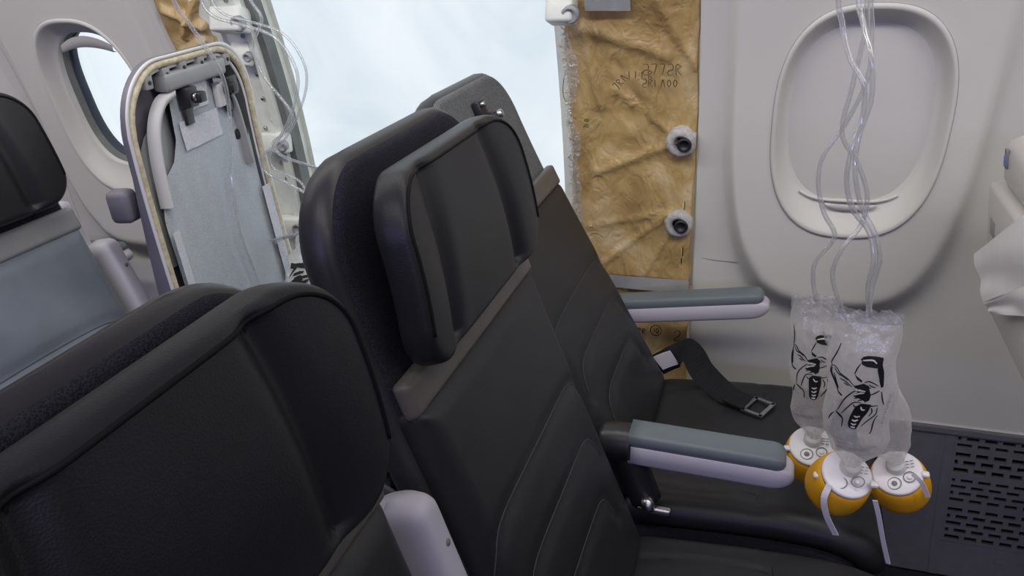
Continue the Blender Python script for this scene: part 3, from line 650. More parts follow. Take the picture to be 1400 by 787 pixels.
# headrest hardware left on the stripped top of the forward window seat
hb = empty('headrest_bracket', (0, 0, 0), A25)
c = fA(.035, .605, .0); n = fA(.035, .605, .02) - c; up = fA(.035, .64, 0) - c
def local_box(fr, u, v, d, su, sv, sd, bev=.002):
    P_ = fr(u, v, d); nn = Vector(fr(u, v, d + .01) - P_).normalized(); tt = Vector(fr(u, v + .01, d) - P_).normalized(); ss = Vector((0, 1, 0))
    R3 = Matrix((ss, tt, nn)).transposed(); return box(tuple(P_), (su, sv, sd), bev, R3)
MB().add(*local_box(fA, .0, .655, .004, .03, .035, .012)).add(*local_box(fA, .01, .64, .014, .022, .016, .018)).build('clip', BLACKPL, hb)
MB().add(*lathe([(.007, 0), (.007, .012), (.0001, .014)], 12, frameM(fA(.01, .64, .02), n))).add(*lathe([(.004, 0), (.004, .010), (.0001, .010)], 10, frameM(fA(-.008, .665, .008), n))).build('bolt', STEEL, hb)
MB().add(*local_box(fA, -.06, .62, .004, .05, .008, .006)).build('clip', STEEL, hb)
# armrests belong to the seat on their inboard side
a1 = arm(B25, -.030, .200, .243, .612, .606)
boot = [(-.07, .243, .585), (-.05, .243, .588), (-.026, .243, .588)]
obj('hinge_boot', *sweep(boot, .029, 8, 18), BLACKPL, a1)
V, Fc = sweep([(-.045, .243, .60), (-.02, .243, .53), (-.005, .243, .49)], .024, 10, 12); obj('arm_bracket', V, Fc, BLACKPL, a1)
a2 = arm(A25, -.135, .177, .267, .588, .635)
raised_arm(C25, .242, fC, .22, .425)
raised_arm(B26, .226, fB6, .22, .44)
MB().add(*lathe([(.012, 0), (.012, .012), (.006, .016), (.0001, .016)], 14, frameM((-.005, .215, .50), (1, .2, .3)))).add(*box((.01, .225, .485), (.05, .012, .014), .003)).build('recline_pivot', STEEL, B25)

# seat belt lying on the window seat
sb = empty('seat_belt', (-.1, 1.33, .5)); tag(sb, 'black lap belt lying loose on the seat beside the window, metal buckle end', 'seat belt')
def SB(o): o.parent = sb; o.matrix_parent_inverse = Matrix.Translation((.1, -1.33, -.5)); return o
bp_ = [(-.185, 1.385, .487), (-.150, 1.380, .515), (-.128, 1.355, .545), (-.112, 1.345, .540), (-.092, 1.328, .517), (-.055, 1.308, .494), (-.022, 1.292, .486), (-.004, 1.285, .485)]
sd_ = [(-.2, 0, 1), (-.1, 0, 1), (.2, .1, 1), (.45, .3, .8), (.6, .45, .6), (.6, .6, .4), (.5, .85, .15), (.45, .9, .05)]
SB(MB().add(*ribbon(bp_, .046, .0022, sd_, 40)).build('webbing', WEB, None, False))
SB(MB().add(*ribbon([(-.040, 1.300, .4915), (-.022, 1.292, .4885), (-.006, 1.286, .4875)], .048, .004, (.6, .95, 0), 8)).build('webbing_fold', WEB, None, False))
SB(MB().add(*ribbon([(-.182, 1.377, .496), (-.165, 1.374, .508), (-.150, 1.371, .517)], .034, .001, (.35, .1, -.95), 8)).build('care_label', PAPER, None, False))
d = np.array([.9, -.43, 0]); d /= np.linalg.norm(d); w_ = np.array([.43, .9, 0]); w_ /= np.linalg.norm(w_); c = np.array([.012, 1.279, .486])
fr_ = [c + d * a * .017 + w_ * b * .024 for a, b in ((-1, -1), (1, -1), (1, 1), (-1, 1))]
mb = MB()
for i in range(4): mb.add(*ribbon([fr_[i] - (fr_[(i + 1) % 4] - fr_[i]) * .06, fr_[(i + 1) % 4] + (fr_[(i + 1) % 4] - fr_[i]) * .06], .007, .004, np.cross(fr_[(i + 1) % 4] - fr_[i], (0, 0, 1)), 3))
SB(mb.build('buckle_frame', STEEL, None, False))

# stripped window seat behind: hard shell, foam edge, cloth sheet, hook tape and brackets
S26 = empty('airline_seat', (-.925, 1.161, 0)); S26.rotation_euler = (0, 0, .116); tag(S26, 'stripped seat shell with bare grey cloth, foam edge and white hook tape, beside the opening', 'seat', 'airline seats in the cabin')
f6 = Prof(BACK, rot=15, piv=(0, .44)); VT = .69; seat_pan(S26, f6)
Wsh = lambda v: .193 + .007 * np.clip((VT - v) / .5, 0, 1)
def outline(v0, v1, W, rt, n=40):
    P = [(-W(v), v) for v in np.linspace(v0, v1 - rt, n)]
    P += [(-W(v1) + rt * (1 - math.cos(a)), v1 - rt + rt * math.sin(a)) for a in np.linspace(0, math.pi / 2, 16)][1:]
    top = np.linspace(P[-1][0], -P[-1][0], 14)[1:-1]; R_ = [(-u, v) for u, v in P[::-1]]
    return np.array(P + [(u, v1) for u in top] + R_)
def loft(fr, loops, name, mat, parent):
    """loops: list of (outline, d); joined as a wall along the outline"""
    n = len(loops[0][0]); V = np.vstack([fr(o_[:, 0], o_[:, 1], d_) for o_, d_ in loops])
    return obj(name, V, [(i * n + j, i * n + j + 1, (i + 1) * n + j + 1, (i + 1) * n + j) for i in range(len(loops) - 1) for j in range(n - 1)], mat, parent)
OL = lambda dw: outline(.02, VT - dw, lambda v: Wsh(v) - dw, .105 - dw * .5)
q = pillow(f6, .02, VT - .025, lambda v: Wsh(v) - .03, .002, .010, .02, .095, .03, -.029, nu=50, nv=60, radb=.04); solid(q, 'back_shell', SHELLGREY, S26)
dp = lambda o_: np.clip((VT - .16 - o_[:, 1]) / .4, 0, 1)
loft(f6, [(OL(.04), -.024 - .035 * dp(OL(0))), (OL(.012), -.015 - .035 * dp(OL(0))), (OL(0), -.006 - .03 * dp(OL(0))), (OL(0), .004)], 'shell_side', SHELLGREY, S26)
loft(f6, [(OL(0), .003), (OL(-.001), .006), (OL(.004), .007), (OL(.006), .002)], 'shell_rim', WHITEPL, S26)
fo = OL(.011); obj('foam_edge', *sweep(f6(fo[:, 0], fo[:, 1], .004), .0058, None, 8), FOAM, S26)
fo = OL(.020); obj('seal_strip', *sweep(f6(fo[:, 0], fo[:, 1], -.002), .004, None, 6), WHITEPL, S26)
loft(f6, [(OL(.024), .0), (OL(.034), -.029)], 'tub_wall', DARKTUB, S26)
# moulded plastic wings and their arcs
for sg in (-1, 1):
    arcp = [(sg * .058, VT - .062), (sg * .092, VT - .072), (sg * .120, VT - .105), (sg * .133, VT - .155), (sg * .140, VT - .235)]
    P2 = catmull(np.c_[np.array(arcp), np.zeros(5)], 30)[:, :2]; nn = np.gradient(P2, axis=0); nn /= np.linalg.norm(nn, axis=1)[:, None]; nn = np.c_[-nn[:, 1], nn[:, 0]] * .0055
    A_, B_ = P2 + nn, P2 - nn; V = np.vstack([f6(A_[:, 0], A_[:, 1], -.012), f6(A_[:, 0], A_[:, 1], .008), f6(B_[:, 0], B_[:, 1], .010), f6(B_[:, 0], B_[:, 1], -.010)]); k = 30
    obj('wing_rim', V, [(r * k + i, r * k + i + 1, r * k + k + 1 + i, r * k + k + i) for r in range(3) for i in range(k - 1)], WHITEPL if sg < 0 else TUBGREY, S26)
    mb = MB(); nv_, nu_ = 16, 8
    vv = np.linspace(VT - .34, VT - .085, nv_); V = []
    for v_ in vv:
        ue = np.interp(v_, [VT - .34, VT - .28, VT - .19, VT - .125, VT - .085], [.158, .160, .158, .138, .09])
        for uu in np.linspace(.045, ue, nu_): V.append(f6(sg * uu, v_, -.026 + .014 * math.sin((uu - .04) / .12 * math.pi)))
    obj('wing_pan', V, [(i * nu_ + j, i * nu_ + j + 1, (i + 1) * nu_ + j + 1, (i + 1) * nu_ + j) for i in range(nv_ - 1) for j in range(nu_ - 1)], TUBGREY, S26)
# hanging cloth: narrow neck at the top, full width lower down
def wid(v):
    return np.interp(v, [0.02, VT - .26, VT - .21, VT - .19, VT - .172, VT - .14, VT - .055], [.168, .164, .155, .128, .100, .080, .074])
nv_, nu_ = 90, 50; V = []
for v_ in np.linspace(.02, VT - .055, nv_):
    for q_ in np.linspace(-1, 1, nu_):
        u_ = .016 + q_ * wid(v_ - .035 * max(0, q_)); wr = .003 * math.sin(u_ * 130) * math.exp(-((v_ - VT + .25) / .05) ** 2)
        V.append(f6(u_, v_, -.006 + .004 * (1 - q_ * q_) + wr))
obj('cloth_sheet', V, [(i * nu_ + j, i * nu_ + j + 1, (i + 1) * nu_ + j + 1, (i + 1) * nu_ + j) for i in range(nv_ - 1) for j in range(nu_ - 1)], BLOCKER, S26)
mb = MB().add(*local_box(f6, .012, VT - .042, -.002, .185, .030, .03, .006)); mb.build('top_beam', TUBGREY, S26)
for u_ in (-.12, -.07, -.02, .035, .075, .12):
    t_ = local_box(f6, u_, VT - .025 - .25 * abs(u_) ** 1.6, .0, .02, .022, .016, .002)
    b_ = MB().add(*t_).build('rim_clip', TUBGREY, S26)
    MB().add(*lathe([(.0035, 0), (.0035, .002), (.0001, .002)], 8, frameM(f6(u_, VT - .025 - .25 * abs(u_) ** 1.6, .008), f6(u_, VT - .03, .1) - f6(u_, VT - .03, .0)))).build('rivet', BLACKPL, b_)
def patch6(u0, u1, v0, v1, name, mat, d=.0015, k=8):
    V = [f6(u, v, -.006 + .004 * (1 - min(1, (u / .11)) ** 2) + d + .0012 * math.sin(u * 160 + v * 90)) for v in np.linspace(v0, v1, k) for u in np.linspace(u0, u1, k)]
    return obj(name, V, [(i * k + j, i * k + j + 1, (i + 1) * k + j + 1, (i + 1) * k + j) for i in range(k - 1) for j in range(k - 1)], mat, S26)
patch6(-.008, .048, VT - .100, VT - .056, 'hook_tape', VELCRO, .003); patch6(-.052, .070, VT - .162, VT - .112, 'hook_tape', VELCRO, .003)
for sg in (-1, 1):
    V = []; 
    for v_ in np.linspace(.04, .415 if sg < 0 else .40, 16):
        for du in (0, .024): V.append(f6(.012 + sg * (wid(v_) - du + .004), v_, .0035 + .004 * (du == 0)))
    obj('edge_tape', V, [(2 * i, 2 * i + 1, 2 * i + 3, 2 * i + 2) for i in range(15)], VELCRO, S26)
def bracket(u, v, flip):
    b = MB().add(*local_box(f6, u, v, .010, .030, .034, .022, .003)).add(*local_box(f6, u + .012 * flip, v - .002, .022, .022, .018, .02, .003)).add(*local_box(f6, u, v - .032, .004, .024, .03, .006, .002)).build('headrest_bracket', BLACKPL, S26)
    n_ = f6(u, v, .05) - f6(u, v, 0)
    MB().add(*lathe([(.007, 0), (.007, .004), (.0045, .005), (.0001, .003)], 14, frameM(f6(u, v, .0215), n_))).build('bolt', STEEL, b)
bracket(-.028, VT - .074, 1); bracket(.105, VT - .078, -1)
MB().add(*local_box(f6, .078, VT - .09, .004, .022, .045, .012, .003)).build('tab', WHITEPL, S26)
MB().add(*local_box(f6, .140, VT - .175, -.01, .05, .022, .018, .006)).build('latch_block', BLACKPL, S26)
MB().add(*local_box(f6, .142, VT - .12, -.012, .012, .07, .012, .003)).build('wing_latch', DARKTUB, S26)
MB().add(*local_box(f6, -.184, VT - .215, -.046, .034, .055, .04, .010)).build('side_cap', SHELLGREY, S26)

# armrest nose of the window seat in the row behind
arw = empty('armrest', (-1.72, 1.45, 0)); tag(arw, 'small pale armrest nose by the sidewall, far behind the raised armrest at left', 'armrest')
aa = arm(arw, -.02, .205, 0, .607, .613); 
for ch in list(aa.children): ch.parent = arw
bpy.data.objects.remove(aa)
MB().add(*sweep([(-.02, 0, .585), (-.02, 0, .0)], .02, None, 10)).build('arm_post', BLACKPL, arw)

# seat back of the row ahead, at the right edge
S24 = empty('airline_seat', (-.135 + PITCH, 1.20, 0)); tag(S24, 'cream plastic seat back with a small blue label, cut by the right photo edge', 'seat', 'airline seats in the cabin')
f4 = Prof(BACK, rot=-9, piv=(0, .44))
seat_pan(S24, f4)
q = pillow(f4, .03, .53, .205, .05, .012, .03, .11, .03, -.02, nu=40, nv=50); solid(q, 'back_shell', LEATHER, S24)
g4 = Prof(BACK, rot=-5.5, piv=(0, .44)); 
def S24add(o_): o_.parent = S24; o_.matrix_parent_inverse = Matrix.Translation((.135 - PITCH, -1.20, 0)); return o_
tilt = Matrix.Rotation(math.radians(-8), 3, 'Y')
S24add(MB().add(*box((.372, 1.21, .775), (.045, .42, .222), .010, tilt)).build('literature_pocket', CREAM))
S24add(MB().add(*box((.346, 1.375, .815), (.006, .035, .030), .002, tilt)).build('pocket_slot', TUBGREY))
S24add(MB().add(*box((.368, 1.19, .925), (.055, .41, .085), .022, tilt)).build('screen_holder', CREAM))
S24add(MB().add(*box((.3375, 1.355, .935), (.004, .012, .030), .001, tilt)).build('label_slot', GREYINK)); S24add(MB().add(*box((.335, 1.353, .932), (.002, .006, .016), .0003, tilt)).build('blue_label', BLUELABEL))
S24add(MB().add(*box((.425, 1.2, .80), (.09, .40, .28), .012, tilt)).build('rear_panel', CREAM))
pc = np.array([.375, 1.375, .755])
pp = empty('paper_bag', (.375, 1.375, .66)); tag(pp, 'white folded paper hanging from the cream seat back at the right edge', 'paper')

# ------------------------------------------------------------------ oxygen masks
DRAW_FILL = [[(290, 115), (310, 90), (345, 80), (470, 85), (478, 105), (465, 128), (420, 128), (380, 118), (345, 118), (312, 126)], [(300, 135), (340, 128), (400, 142), (445, 165), (438, 176), (400, 174), (350, 168), (308, 152)],
             [(440, 180), (465, 150), (490, 200), (484, 260), (470, 330), (456, 340), (452, 280), (446, 230)], [(250, 240), (275, 258), (312, 285), (302, 302), (268, 282)], [(235, 335), (320, 308), (352, 330), (335, 362), (290, 360), (240, 352)],
             [(318, 320), (355, 338), (368, 410), (360, 455), (326, 476), (314, 420)], [(226, 428), (258, 404), (330, 396), (330, 470), (290, 448)], [(250, 372), (300, 360), (332, 350), (334, 404), (268, 402)], [(300, 104), (345, 92), (476, 98), (478, 150), (440, 172), (400, 150), (350, 138), (308, 140)], [(440, 165), (478, 140), (494, 210), (488, 270), (474, 335), (452, 345), (448, 280), (452, 230)], [(300, 490), (380, 490), (374, 560), (348, 622), (308, 720), (246, 716), (252, 600), (268, 530)], [(92, 400), (108, 420), (142, 442), (128, 452), (104, 434)]]
DRAW_LINE = [[(300, 150), (275, 190), (252, 240)], [(325, 300), (368, 290), (410, 310), (432, 326)], [(358, 318), (385, 334), (410, 340)], [(344, 322), (356, 340), (372, 350)], [(364, 406), (402, 390), (440, 370)], [(300, 490), (268, 530), (254, 600), (242, 690), (254, 715)], [(306, 492), (276, 532), (262, 602), (250, 690)],
             [(380, 490), (372, 560), (346, 620), (322, 690), (305, 718)], [(374, 490), (364, 560), (338, 620), (314, 690)], [(300, 490), (345, 494), (390, 505), (440, 500)], [(254, 716), (282, 722), (306, 718)], [(302, 520), (320, 558), (352, 560)],
             [(455, 378), (460, 430), (482, 492)], [(440, 518), (446, 580), (402, 640), (350, 695)], [(392, 520), (410, 560), (395, 602)], [(466, 590), (450, 640), (440, 720), (420, 760)], [(280, 350), (202, 410), (156, 480), (130, 582)], [(300, 480), (242, 480), (202, 540), (170, 602)], [(230, 420), (262, 396), (292, 388)], [(236, 446), (270, 432), (302, 426)], [(268, 462), (312, 450)], [(240, 500), (262, 524), (290, 500)],
             [(115, 590), (164, 620), (190, 652), (186, 722)], [(125, 602), (182, 642)], [(106, 610), (84, 650), (70, 690)], [(95, 12), (86, 100), (55, 190), (62, 215)], [(60, 210), (100, 215), (126, 255), (190, 290), (236, 340)], [(85, 225), (110, 265), (150, 276), (186, 300)], [(58, 215), (45, 262), (60, 312), (90, 392), (106, 432)], [(66, 225), (54, 262), (70, 320), (96, 392)], [(75, 270), (86, 340), (100, 390)], [(120, 300), (160, 310), (216, 350)], [(150, 330), (190, 345)]]
def hull_fan(fn, P):
    """filled outline, in rings so that it follows the surface it is printed on"""
    c = np.mean(P, axis=0); Q = np.vstack([P + (np.roll(P, -1, 0) - P) * t_ for t_ in (0, .5)]).reshape(2, -1, 2).transpose(1, 0, 2).reshape(-1, 2); n = len(Q)
    V = fn(np.vstack([c[None] + (Q - c) * f for f in (0.02, .35, .7, 1.)]))
    return V, [(r * n + i, r * n + (i + 1) % n, (r + 1) * n + (i + 1) % n, (r + 1) * n + i) for r in range(3) for i in range(n)]
def mask(name_idx, top, neck, cup_axis, face, W, label, tubes, draw=1., seed=0, spin=0., straps=()):
    """oxygen mask hanging on its tubing: clear reservoir bag, white valve plate, amber cup, straps"""
    r = empty('oxygen_mask', tuple(neck)); inv = Matrix.Translation(-Vector(neck)); tag(r, label, 'oxygen mask', 'hanging oxygen masks')
    def P(o, par=None):
        o.parent = par or r
        if par is None: o.matrix_parent_inverse = inv
        return o
    top, neck = np.array(top, float), np.array(neck, float); ax = top - neck; Lb = np.linalg.norm(ax); ax /= Lb
    n = np.array(face, float); n -= ax * (n @ ax); n /= np.linalg.norm(n); s = np.cross(ax, n)      # s: to the viewer's right
    if s[0] < 0: s = -s
    def wv(v):                       # half width along the bag; v=0 neck, 1 top
        return W * np.interp(v, [0, .04, .11, .22, .5, .8, .93, 1.], [.24, .36, .74, .95, 1.0, .96, .93, .88])
    def dep(u, v):
        q = np.clip(1 - np.abs(u) ** 2.4, 0, 1) ** .55
        return q * .60 * W * np.interp(v, [0, .06, .2, .5, .8, .93, .97, 1.], [.35, .42, .9, .85, .6, .22, .05, .04]) + .0022 * noise2(u * .8 + seed, v * 2.2, seed, 4, 1.1) * np.interp(abs(u), [0, .8, 1], [1, 1, 0])
    def bagp(u, v, sg=1, off=0.):
        u, v = np.asarray(u, float), np.asarray(v, float); w = wv(v); wob = .0025 * np.sin(v * 17 + seed)
        return neck + ax * (v * Lb)[..., None] + s * (u * w + wob)[..., None] + n * (sg * (dep(u, v) + off))[..., None]
    nu_, nv_ = 40, 60; U, V_ = np.meshgrid(np.sin(np.linspace(-1, 1, nu_) * math.pi / 2), np.linspace(0, 1, nv_)); U = U; mb = MB(); i = np.arange(U.size).reshape(U.shape)
    qd = np.stack([i[:-1, :-1], i[:-1, 1:], i[1:, 1:], i[1:, :-1]], -1).reshape(-1, 4)
    mb.add(bagp(U, V_).reshape(-1, 3), qd); mb.add(bagp(U, V_, -1).reshape(-1, 3), qd[:, ::-1])
    bag = P(mb.build('reservoir_bag', BAGF))
    # crimped top seam
    k = 26; uu = np.linspace(-1.04, 1.04, k); rr = np.random.default_rng(seed + 3); zz = rr.uniform(-.003, .004, k)
    A_ = bagp(np.clip(uu, -1, 1), 0 * uu + .955); A_[:, :] += s * ((uu - np.clip(uu, -1, 1)) * W)[:, None]; 
    B_ = A_ + ax * (.018 + zz)[:, None] + n * rr.uniform(-.003, .003, k)[:, None]
    P(obj('crimped_seam', np.vstack([A_, B_]), [(j, j + 1, k + j + 1, k + j) for j in range(k - 1)], BAGC), bag)
    if draw:
        fn = lambda Q: bagp((Q[:, 0] - 298) / 290. * .040 / W * draw, 1.06 - (Q[:, 1] + 295) / 1410. * .215 / Lb, 1, .0026)
        mx_ = 276 * W / .040 / draw; cl = lambda pl: [(min(max(x, 298 - mx_), 298 + mx_), y) for x, y in pl]
        mb = strokes(fn, [cl(p_) for p_ in DRAW_LINE], 12, 9)
        for pf in DRAW_FILL: mb.add(*hull_fan(fn, np.array(cl(pf), float)))
        P(mb.build('printed_figure', INK, None, False), bag)
        fn2 = lambda Q: fn(Q) + n * .0006          # pale gaps in the dark print
        P(strokes(fn2, [[(276, 606), (300, 614), (326, 604)], [(268, 640), (290, 650), (318, 638)], [(264, 674), (286, 684), (308, 674)], [(262, 704), (284, 709), (300, 704)], [(306, 514), (322, 540), (346, 540)], [(240, 366), (285, 368), (325, 374)], [(236, 412), (280, 392), (316, 388)], [(312, 118), (390, 112), (430, 136)]], 14, 8).build('print_gaps', BEZEL, None, False), bag)['kind'] = 'stuff'
        rr = random.Random(seed); ln = []
        for row, (y, a, b) in enumerate(((830, 90, 200), (865, 120, 210), (905, 90, 430), (925, 100, 420), (880, 380, 480))):
            x = a
            while x < b: L = rr.uniform(8, 26); ln.append([(x, y + 9 * math.sin(x * .01)), (x + L, y + 9 * math.sin((x + L) * .01))]); x += L + rr.uniform(5, 11)
        P(strokes(fn, [cl(p_) for p_ in ln] + [[(514 + 6 * math.sin(k), 405 + 16 * k), (526 + 8 * math.sin(k * 2.), 412 + 16 * k)] for k in range(17)], 8, 3).build('printed_text', GREYINK, None, False), bag)['kind'] = 'stuff'
    # neck and valve plate and cup
    z = np.array(cup_axis, float); z /= np.linalg.norm(z); c0 = neck - z * .012
    P(MB().add(*lathe([(.0001, .008), (.010, .008), (.0125, .005), (.013, -.003), (.014, -.004)], 20, frameM(neck - z * .007, z))).build('bag_valve', BEZEL))
    off = -n * .0; pc_ = neck - z * .014 + (n - z * (n @ z)) * .010
    Mx = frameM(pc_, z, s)
    P(MB().add(*lathe([(.0001, .0035), (.030, .0035), (.0325, .002), (.0325, -.003), (.0001, -.003)], 40, Mx)).build('valve_plate', VALVE))
    cup = P(MB().add(*lathe([(.0315, -.002), (.036, -.008), (.0385, -.022), (.0395, -.034), (.039, -.044), (.037, -.051), (.034, -.053), (.0355, -.046), (.036, -.034), (.033, -.014), (.026, -.006)], 40, Mx)).build('mask_cup', YELLOW))
    # small ports, printed arcs and rim tabs on the plate
    toN = Vector(n - z * (n @ z)).normalized(); X_ = Vector(s); plate = lambda a, b, h_=.0036: tuple(Vector(pc_) + X_ * a + toN * b + Vector(z) * h_)
    for (a, b, r0) in ((-.006, .016, .0085), (.014, .010, .0075)):
        ring = [plate(a + r0 * math.cos(t_), b + r0 * math.sin(t_), .0042) for t_ in np.linspace(0, 2 * math.pi, 24)]
        P(MB().add(*sweep(ring, .0007, None, 5)).build('inhalation_valve' if r0 > .008 else 'exhalation_valve', GREYINK))
        P(MB().add(*lathe([(r0 * .45, 0), (r0 * .45, .0016), (.0001, .0016)], 16, frameM(plate(a, b, .003), z))).build('valve_button', GREYINK if r0 > .008 else VALVE))
    mb = MB()
    for k_ in range(9):
        a, b = (k_ % 3) * .006 + .006, -.004 - (k_ // 3) * .0045
        mb.add(*ribbon([plate(a, b, .0039), plate(a + .0045, b, .0039)], .0010, .0004, tuple(toN), 3))
    P(mb.build('plate_print', GREYINK, None, False))
    for sg in (-1, 1):
        P(MB().add(*box(tuple(Vector(pc_) + X_ * (.034 * sg) + toN * .008), (.010, .010, .006), .002)).build('strap_tab', VALVE))
    for pts, w_ in straps: P(MB().add(*ribbon(pts, w_, .0012, tuple(s + n * .2), 24)).build('strap', STRAP, None, False))
    for tb in tubes:
        tb = list(tb); tb = [(tb[0][0] - .005, tb[0][1], 1.6), (tb[0][0], tb[0][1], 1.42)] + tb
        P(MB().add(*sweep(tb, .0031, 110, 8)).build('tube', TUBE))
    return r
T1 = [(0.05, 0.97, 1.227), (0.058, 0.97, 1.179), (0.07, 0.96, 1.143), (0.086, 0.95, 1.118), (0.089, 0.95, 1.082), (0.081, 0.94, 1.045), (0.081, 0.94, 1.009), (0.092, 0.94, 0.977), (0.111, 0.94, 0.954), (0.119, 0.93, 0.925), (0.118, 0.93, 0.886), (0.125, 0.93, 0.85)]
T2 = [(0.072, 1.0, 1.224), (0.081, 0.99, 1.176), (0.091, 0.97, 1.146), (0.097, 0.965, 1.101), (0.089, 0.96, 1.058), (0.089, 0.95, 1.02), (0.101, 0.95, 0.979), (0.119, 0.945, 0.948), (0.127, 0.94, 0.922), (0.124, 0.94, 0.887), (0.123, 0.935, 0.847)]
T3 = [(0.084, 1.03, 1.222), (0.088, 1.03, 1.172), (0.086, 1.03, 1.15), (0.081, 1.03, 1.101), (0.076, 1.03, 1.045), (0.099, 1.03, 1.007), (0.114, 1.03, 0.968), (0.112, 1.03, 0.93), (0.092, 1.02, 0.898), (0.085, 1.02, 0.864), (0.099, 1.02, 0.821), (0.115, 1.02, 0.79)]
T4 = [(0.09, 1.06, 1.22), (0.097, 1.06, 1.159), (0.099, 1.06, 1.105), (0.081, 1.07, 1.046), (0.06, 1.07, 1.005), (0.058, 1.07, 0.968), (0.069, 1.07, 0.929), (0.086, 1.07, 0.897), (0.067, 1.07, 0.862), (0.065, 1.07, 0.836), (0.073, 1.07, 0.801)]
FACE = (-.10, -.93, .25)
mask(0, (.073, 1.07, .800), (.091, 1.06, .585), (-.05, -.45, .88), FACE, .033, 'leftmost of the three front oxygen masks, its amber cup behind the armrest nose', [T4], 1.0, 2)
mask(1, (.122, .932, .850), (.131, .925, .640), (.24, -.45, .85), FACE, .040, 'nearest oxygen mask, its big clear bag showing the whole printed figure', [T1, T2], 1., 5,
     straps=[([(.104, .900, .622), (.099, .892, .605), (.105, .893, .578), (.120, .898, .545)], .008), ([(.160, .903, .606), (.168, .905, .580), (.180, .912, .535), (.192, .920, .494)], .006)])
mask(2, (.118, 1.02, .785), (.194, 1.0, .600), (-.26, -.47, .84), FACE, .036, 'rightmost oxygen mask, its amber cup behind the nearest bag', [T3], 0, 8,
     straps=[([(.212, .975, .604), (.224, .972, .594), (.236, .975, .570)], .006)])
# ------------------------------------------------------------------ oxygen masks over the stripped row
Ta = [(-.985, 1.17, 1.225), (-.970, 1.185, 1.165), (-0.945, 1.207, 1.088), (-0.955, 1.225, 1.01), (-0.950, 1.189, 0.896), (-0.941, 1.172, 0.794), (-0.935, 1.183, 0.71), (-.930, 1.191, .65), (-.925, 1.20, .62)]
Tb = [(-1.032, 1.3, 1.221), (-1.012, 1.3, 1.17), (-0.952, 1.3, 1.152), (-0.886, 1.3, 1.13), (-0.853, 1.3, 1.084), (-0.852, 1.3, 1.038), (-0.884, 1.3, 0.976), (-0.927, 1.3, 0.925), (-0.96, 1.3, 0.902), (-0.955, 1.3, 0.872), (-0.9, 1.3, 0.848), (-0.858, 1.3, 0.821), (-0.862, 1.3, 0.778), (-0.905, 1.3, 0.747), (-0.942, 1.3, 0.734)]
Tc = [(-0.953, 1.33, 1.223), (-0.927, 1.33, 1.165), (-0.933, 1.33, 1.146), (-0.956, 1.33, 1.106), (-0.942, 1.33, 1.052), (-0.894, 1.33, 0.983), (-0.914, 1.33, 0.947), (-0.948, 1.33, 0.924), (-0.934, 1.33, 0.899), (-0.863, 1.33, 0.878)]
def loose_tube(pts, label, r, torn=False):
    pts = [(pts[0][0] - .004, pts[0][1] - .03, 1.6), (pts[0][0] - .002, pts[0][1] - .02, 1.42)] + pts
    e = empty('oxygen_tube', pts[-1]); tag(e, label, 'oxygen tube', 'loose oxygen tubes over the stripped seat'); inv = Matrix.Translation(-Vector(pts[-1]))
    o_ = MB().add(*sweep(pts, r, 130, 8)).build('tube', TUBE); o_.parent = e; o_.matrix_parent_inverse = inv
    if torn:
        a, b = np.array(pts[-2]), np.array(pts[-1]); d_ = (b - a) / np.linalg.norm(b - a); mb = MB(); rr = random.Random(len(pts))
        for k in range(7):
            q_ = b + d_ * .004 * k; j = np.array([rr.uniform(-.005, .005), rr.uniform(-.004, .004), rr.uniform(-.005, .005)])
            mb.add(*sweep([b - d_ * .03, q_ + j * .6, q_ + j + d_ * .012], .0016, 6, 5))
        o_ = mb.build('torn_film', BAGC); o_.parent = e; o_.matrix_parent_inverse = inv
    return e
loose_tube(Ta, 'clear tube hanging straight down across the grey cloth of the stripped seat', .0036)
loose_tube(Tb, 'long clear tube looping wide in front of the white sheet, torn lower end', .0032, True)
loose_tube([(x + .012, y + .012, z + .004) for x, y, z in Tb[:11]] + [(-.868, 1.312, .80), (-.85, 1.33, .76), (-.870, 1.36, .738), (-.885, 1.375, .725)], 'clear tube in the loop that ends at the crumpled rear bag', .0026)
loose_tube(Tc, 'short clear tube with a frayed end pointing at the white sheet', .0030, True)
# crumpled rear bag
cb = empty('oxygen_mask', (-.95, 1.33, .62)); tag(cb, 'crumpled clear mask bag with smeared black print beside the stripped seat', 'oxygen mask', 'hanging oxygen masks'); inv = Matrix.Translation((.95, -1.33, -.62))
ctr = catmull([(-.885, 1.375, .725), (-.908, 1.350, .690), (-.905, 1.315, .668), (-.905, 1.28, .662), (-.918, 1.25, .645)], 40); Wd = np.interp(np.linspace(0, 1, 40), [0, .2, .6, .85, 1], [.010, .042, .040, .022, .006]); k = 28
axd = np.gradient(ctr, axis=0); axd /= np.linalg.norm(axd, axis=1)[:, None]; nf = np.array([.30, -.90, .30]); V = []
for i_ in range(40):
    sd = np.cross(axd[i_], nf); sd /= np.linalg.norm(sd)
    for j in range(k):
        a_ = 2 * math.pi * j / k; rr_ = 1 + .22 * math.sin(3 * a_ + i_ * .35) + .12 * math.sin(5 * a_ - i_ * .8)
        V.append(ctr[i_] + sd * Wd[i_] * math.cos(a_) * rr_ + nf * Wd[i_] * .32 * math.sin(a_) * rr_)
o = obj('reservoir_bag', V, [(i_ * k + j, i_ * k + (j + 1) % k, (i_ + 1) * k + (j + 1) % k, (i_ + 1) * k + j) for i_ in range(39) for j in range(k)], BAGF); o.parent = cb; o.matrix_parent_inverse = inv
def cbf(Q):
    out = []
    for a_, b_ in Q:
        i_ = int(np.clip(b_ * 39, 0, 39)); sd = np.cross(axd[i_], nf); sd /= np.linalg.norm(sd); out.append(ctr[i_] + sd * a_ * Wd[i_] + nf * (Wd[i_] * .45 + .002))
    return np.array(out)
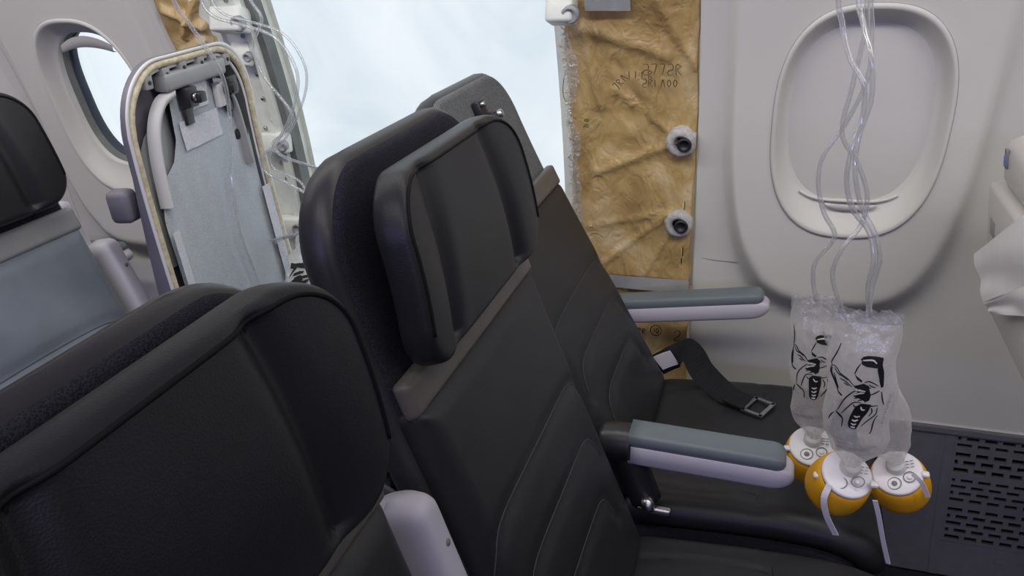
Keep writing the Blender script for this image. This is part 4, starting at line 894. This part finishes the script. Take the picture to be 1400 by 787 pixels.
mb = strokes(cbf, [[(-.6, .62), (-.2, .78), (.1, .9)], [(-.7, .7), (-.5, .85)], [(-.1, .66), (.3, .8)], [(.4, .72), (.5, .86)], [(-.8, .75), (-.1, .95)]], .10, 6)
for pf in ([(-.75, .50), (-.2, .42), (.35, .52), (.45, .64), (.1, .60), (-.35, .56), (-.6, .60)], [(.3, .5), (.75, .58), (.7, .75), (.35, .72)], [(-.5, .78), (-.1, .72), (.1, .84), (-.2, .92)]): mb.add(*hull_fan(cbf, np.array(pf)))
o = mb.build('printed_figure', INK, None, False); o.parent = cb; o.matrix_parent_inverse = inv
o = MB().add(*lathe([(.0001, .012), (.008, .012), (.009, .0), (.013, -.004), (.0001, -.004)], 16, frameM(ctr[-1], ctr[-2] - ctr[-1]))).build('bag_valve', VALVE); o.parent = cb; o.matrix_parent_inverse = inv

# folded paper at the right edge: two faces of a creased sheet in front of the pocket
A_, B_, C_, D_ = (np.array(q_) for q_ in ((.327, 1.10, .955), (.316, 1.335, .784), (.328, 1.272, .7296), (.338, 1.05, .872))); E_, F_ = np.array((.337, 1.250, .722)), np.array((.342, 1.08, .80))
K = 12
def sheet_face(P0, P1, P2, P3, name, sd):
    V = []; nn = np.cross(P1 - P0, P3 - P0); nn /= np.linalg.norm(nn)
    for a in range(K + 1):
        for b in range(K + 1):
            u, v = a / K, b / K; p_ = (1 - u) * (1 - v) * P0 + u * (1 - v) * P1 + u * v * P2 + (1 - u) * v * P3
            V.append(p_ + nn * (.004 * math.sin(u * 5 + sd) * math.sin(v * 4) * math.sin(math.pi * u) + .003 * math.sin(9 * u * v + sd) * math.sin(math.pi * v)))
    n_ = len(V); V2 = [v + nn * .0012 for v in V]; Fq = [(a * (K + 1) + b, a * (K + 1) + b + 1, (a + 1) * (K + 1) + b + 1, (a + 1) * (K + 1) + b) for a in range(K) for b in range(K)]
    o = obj(name, V + V2, Fq + [tuple(i + n_ for i in f[::-1]) for f in Fq], PAPER); o.parent = pp; o.matrix_parent_inverse = Matrix.Translation((-.375, -1.375, -.66))
sheet_face(A_, B_, C_, D_, 'paper_face', 0.); sheet_face(D_, C_, E_, F_, 'paper_fold', 1.)
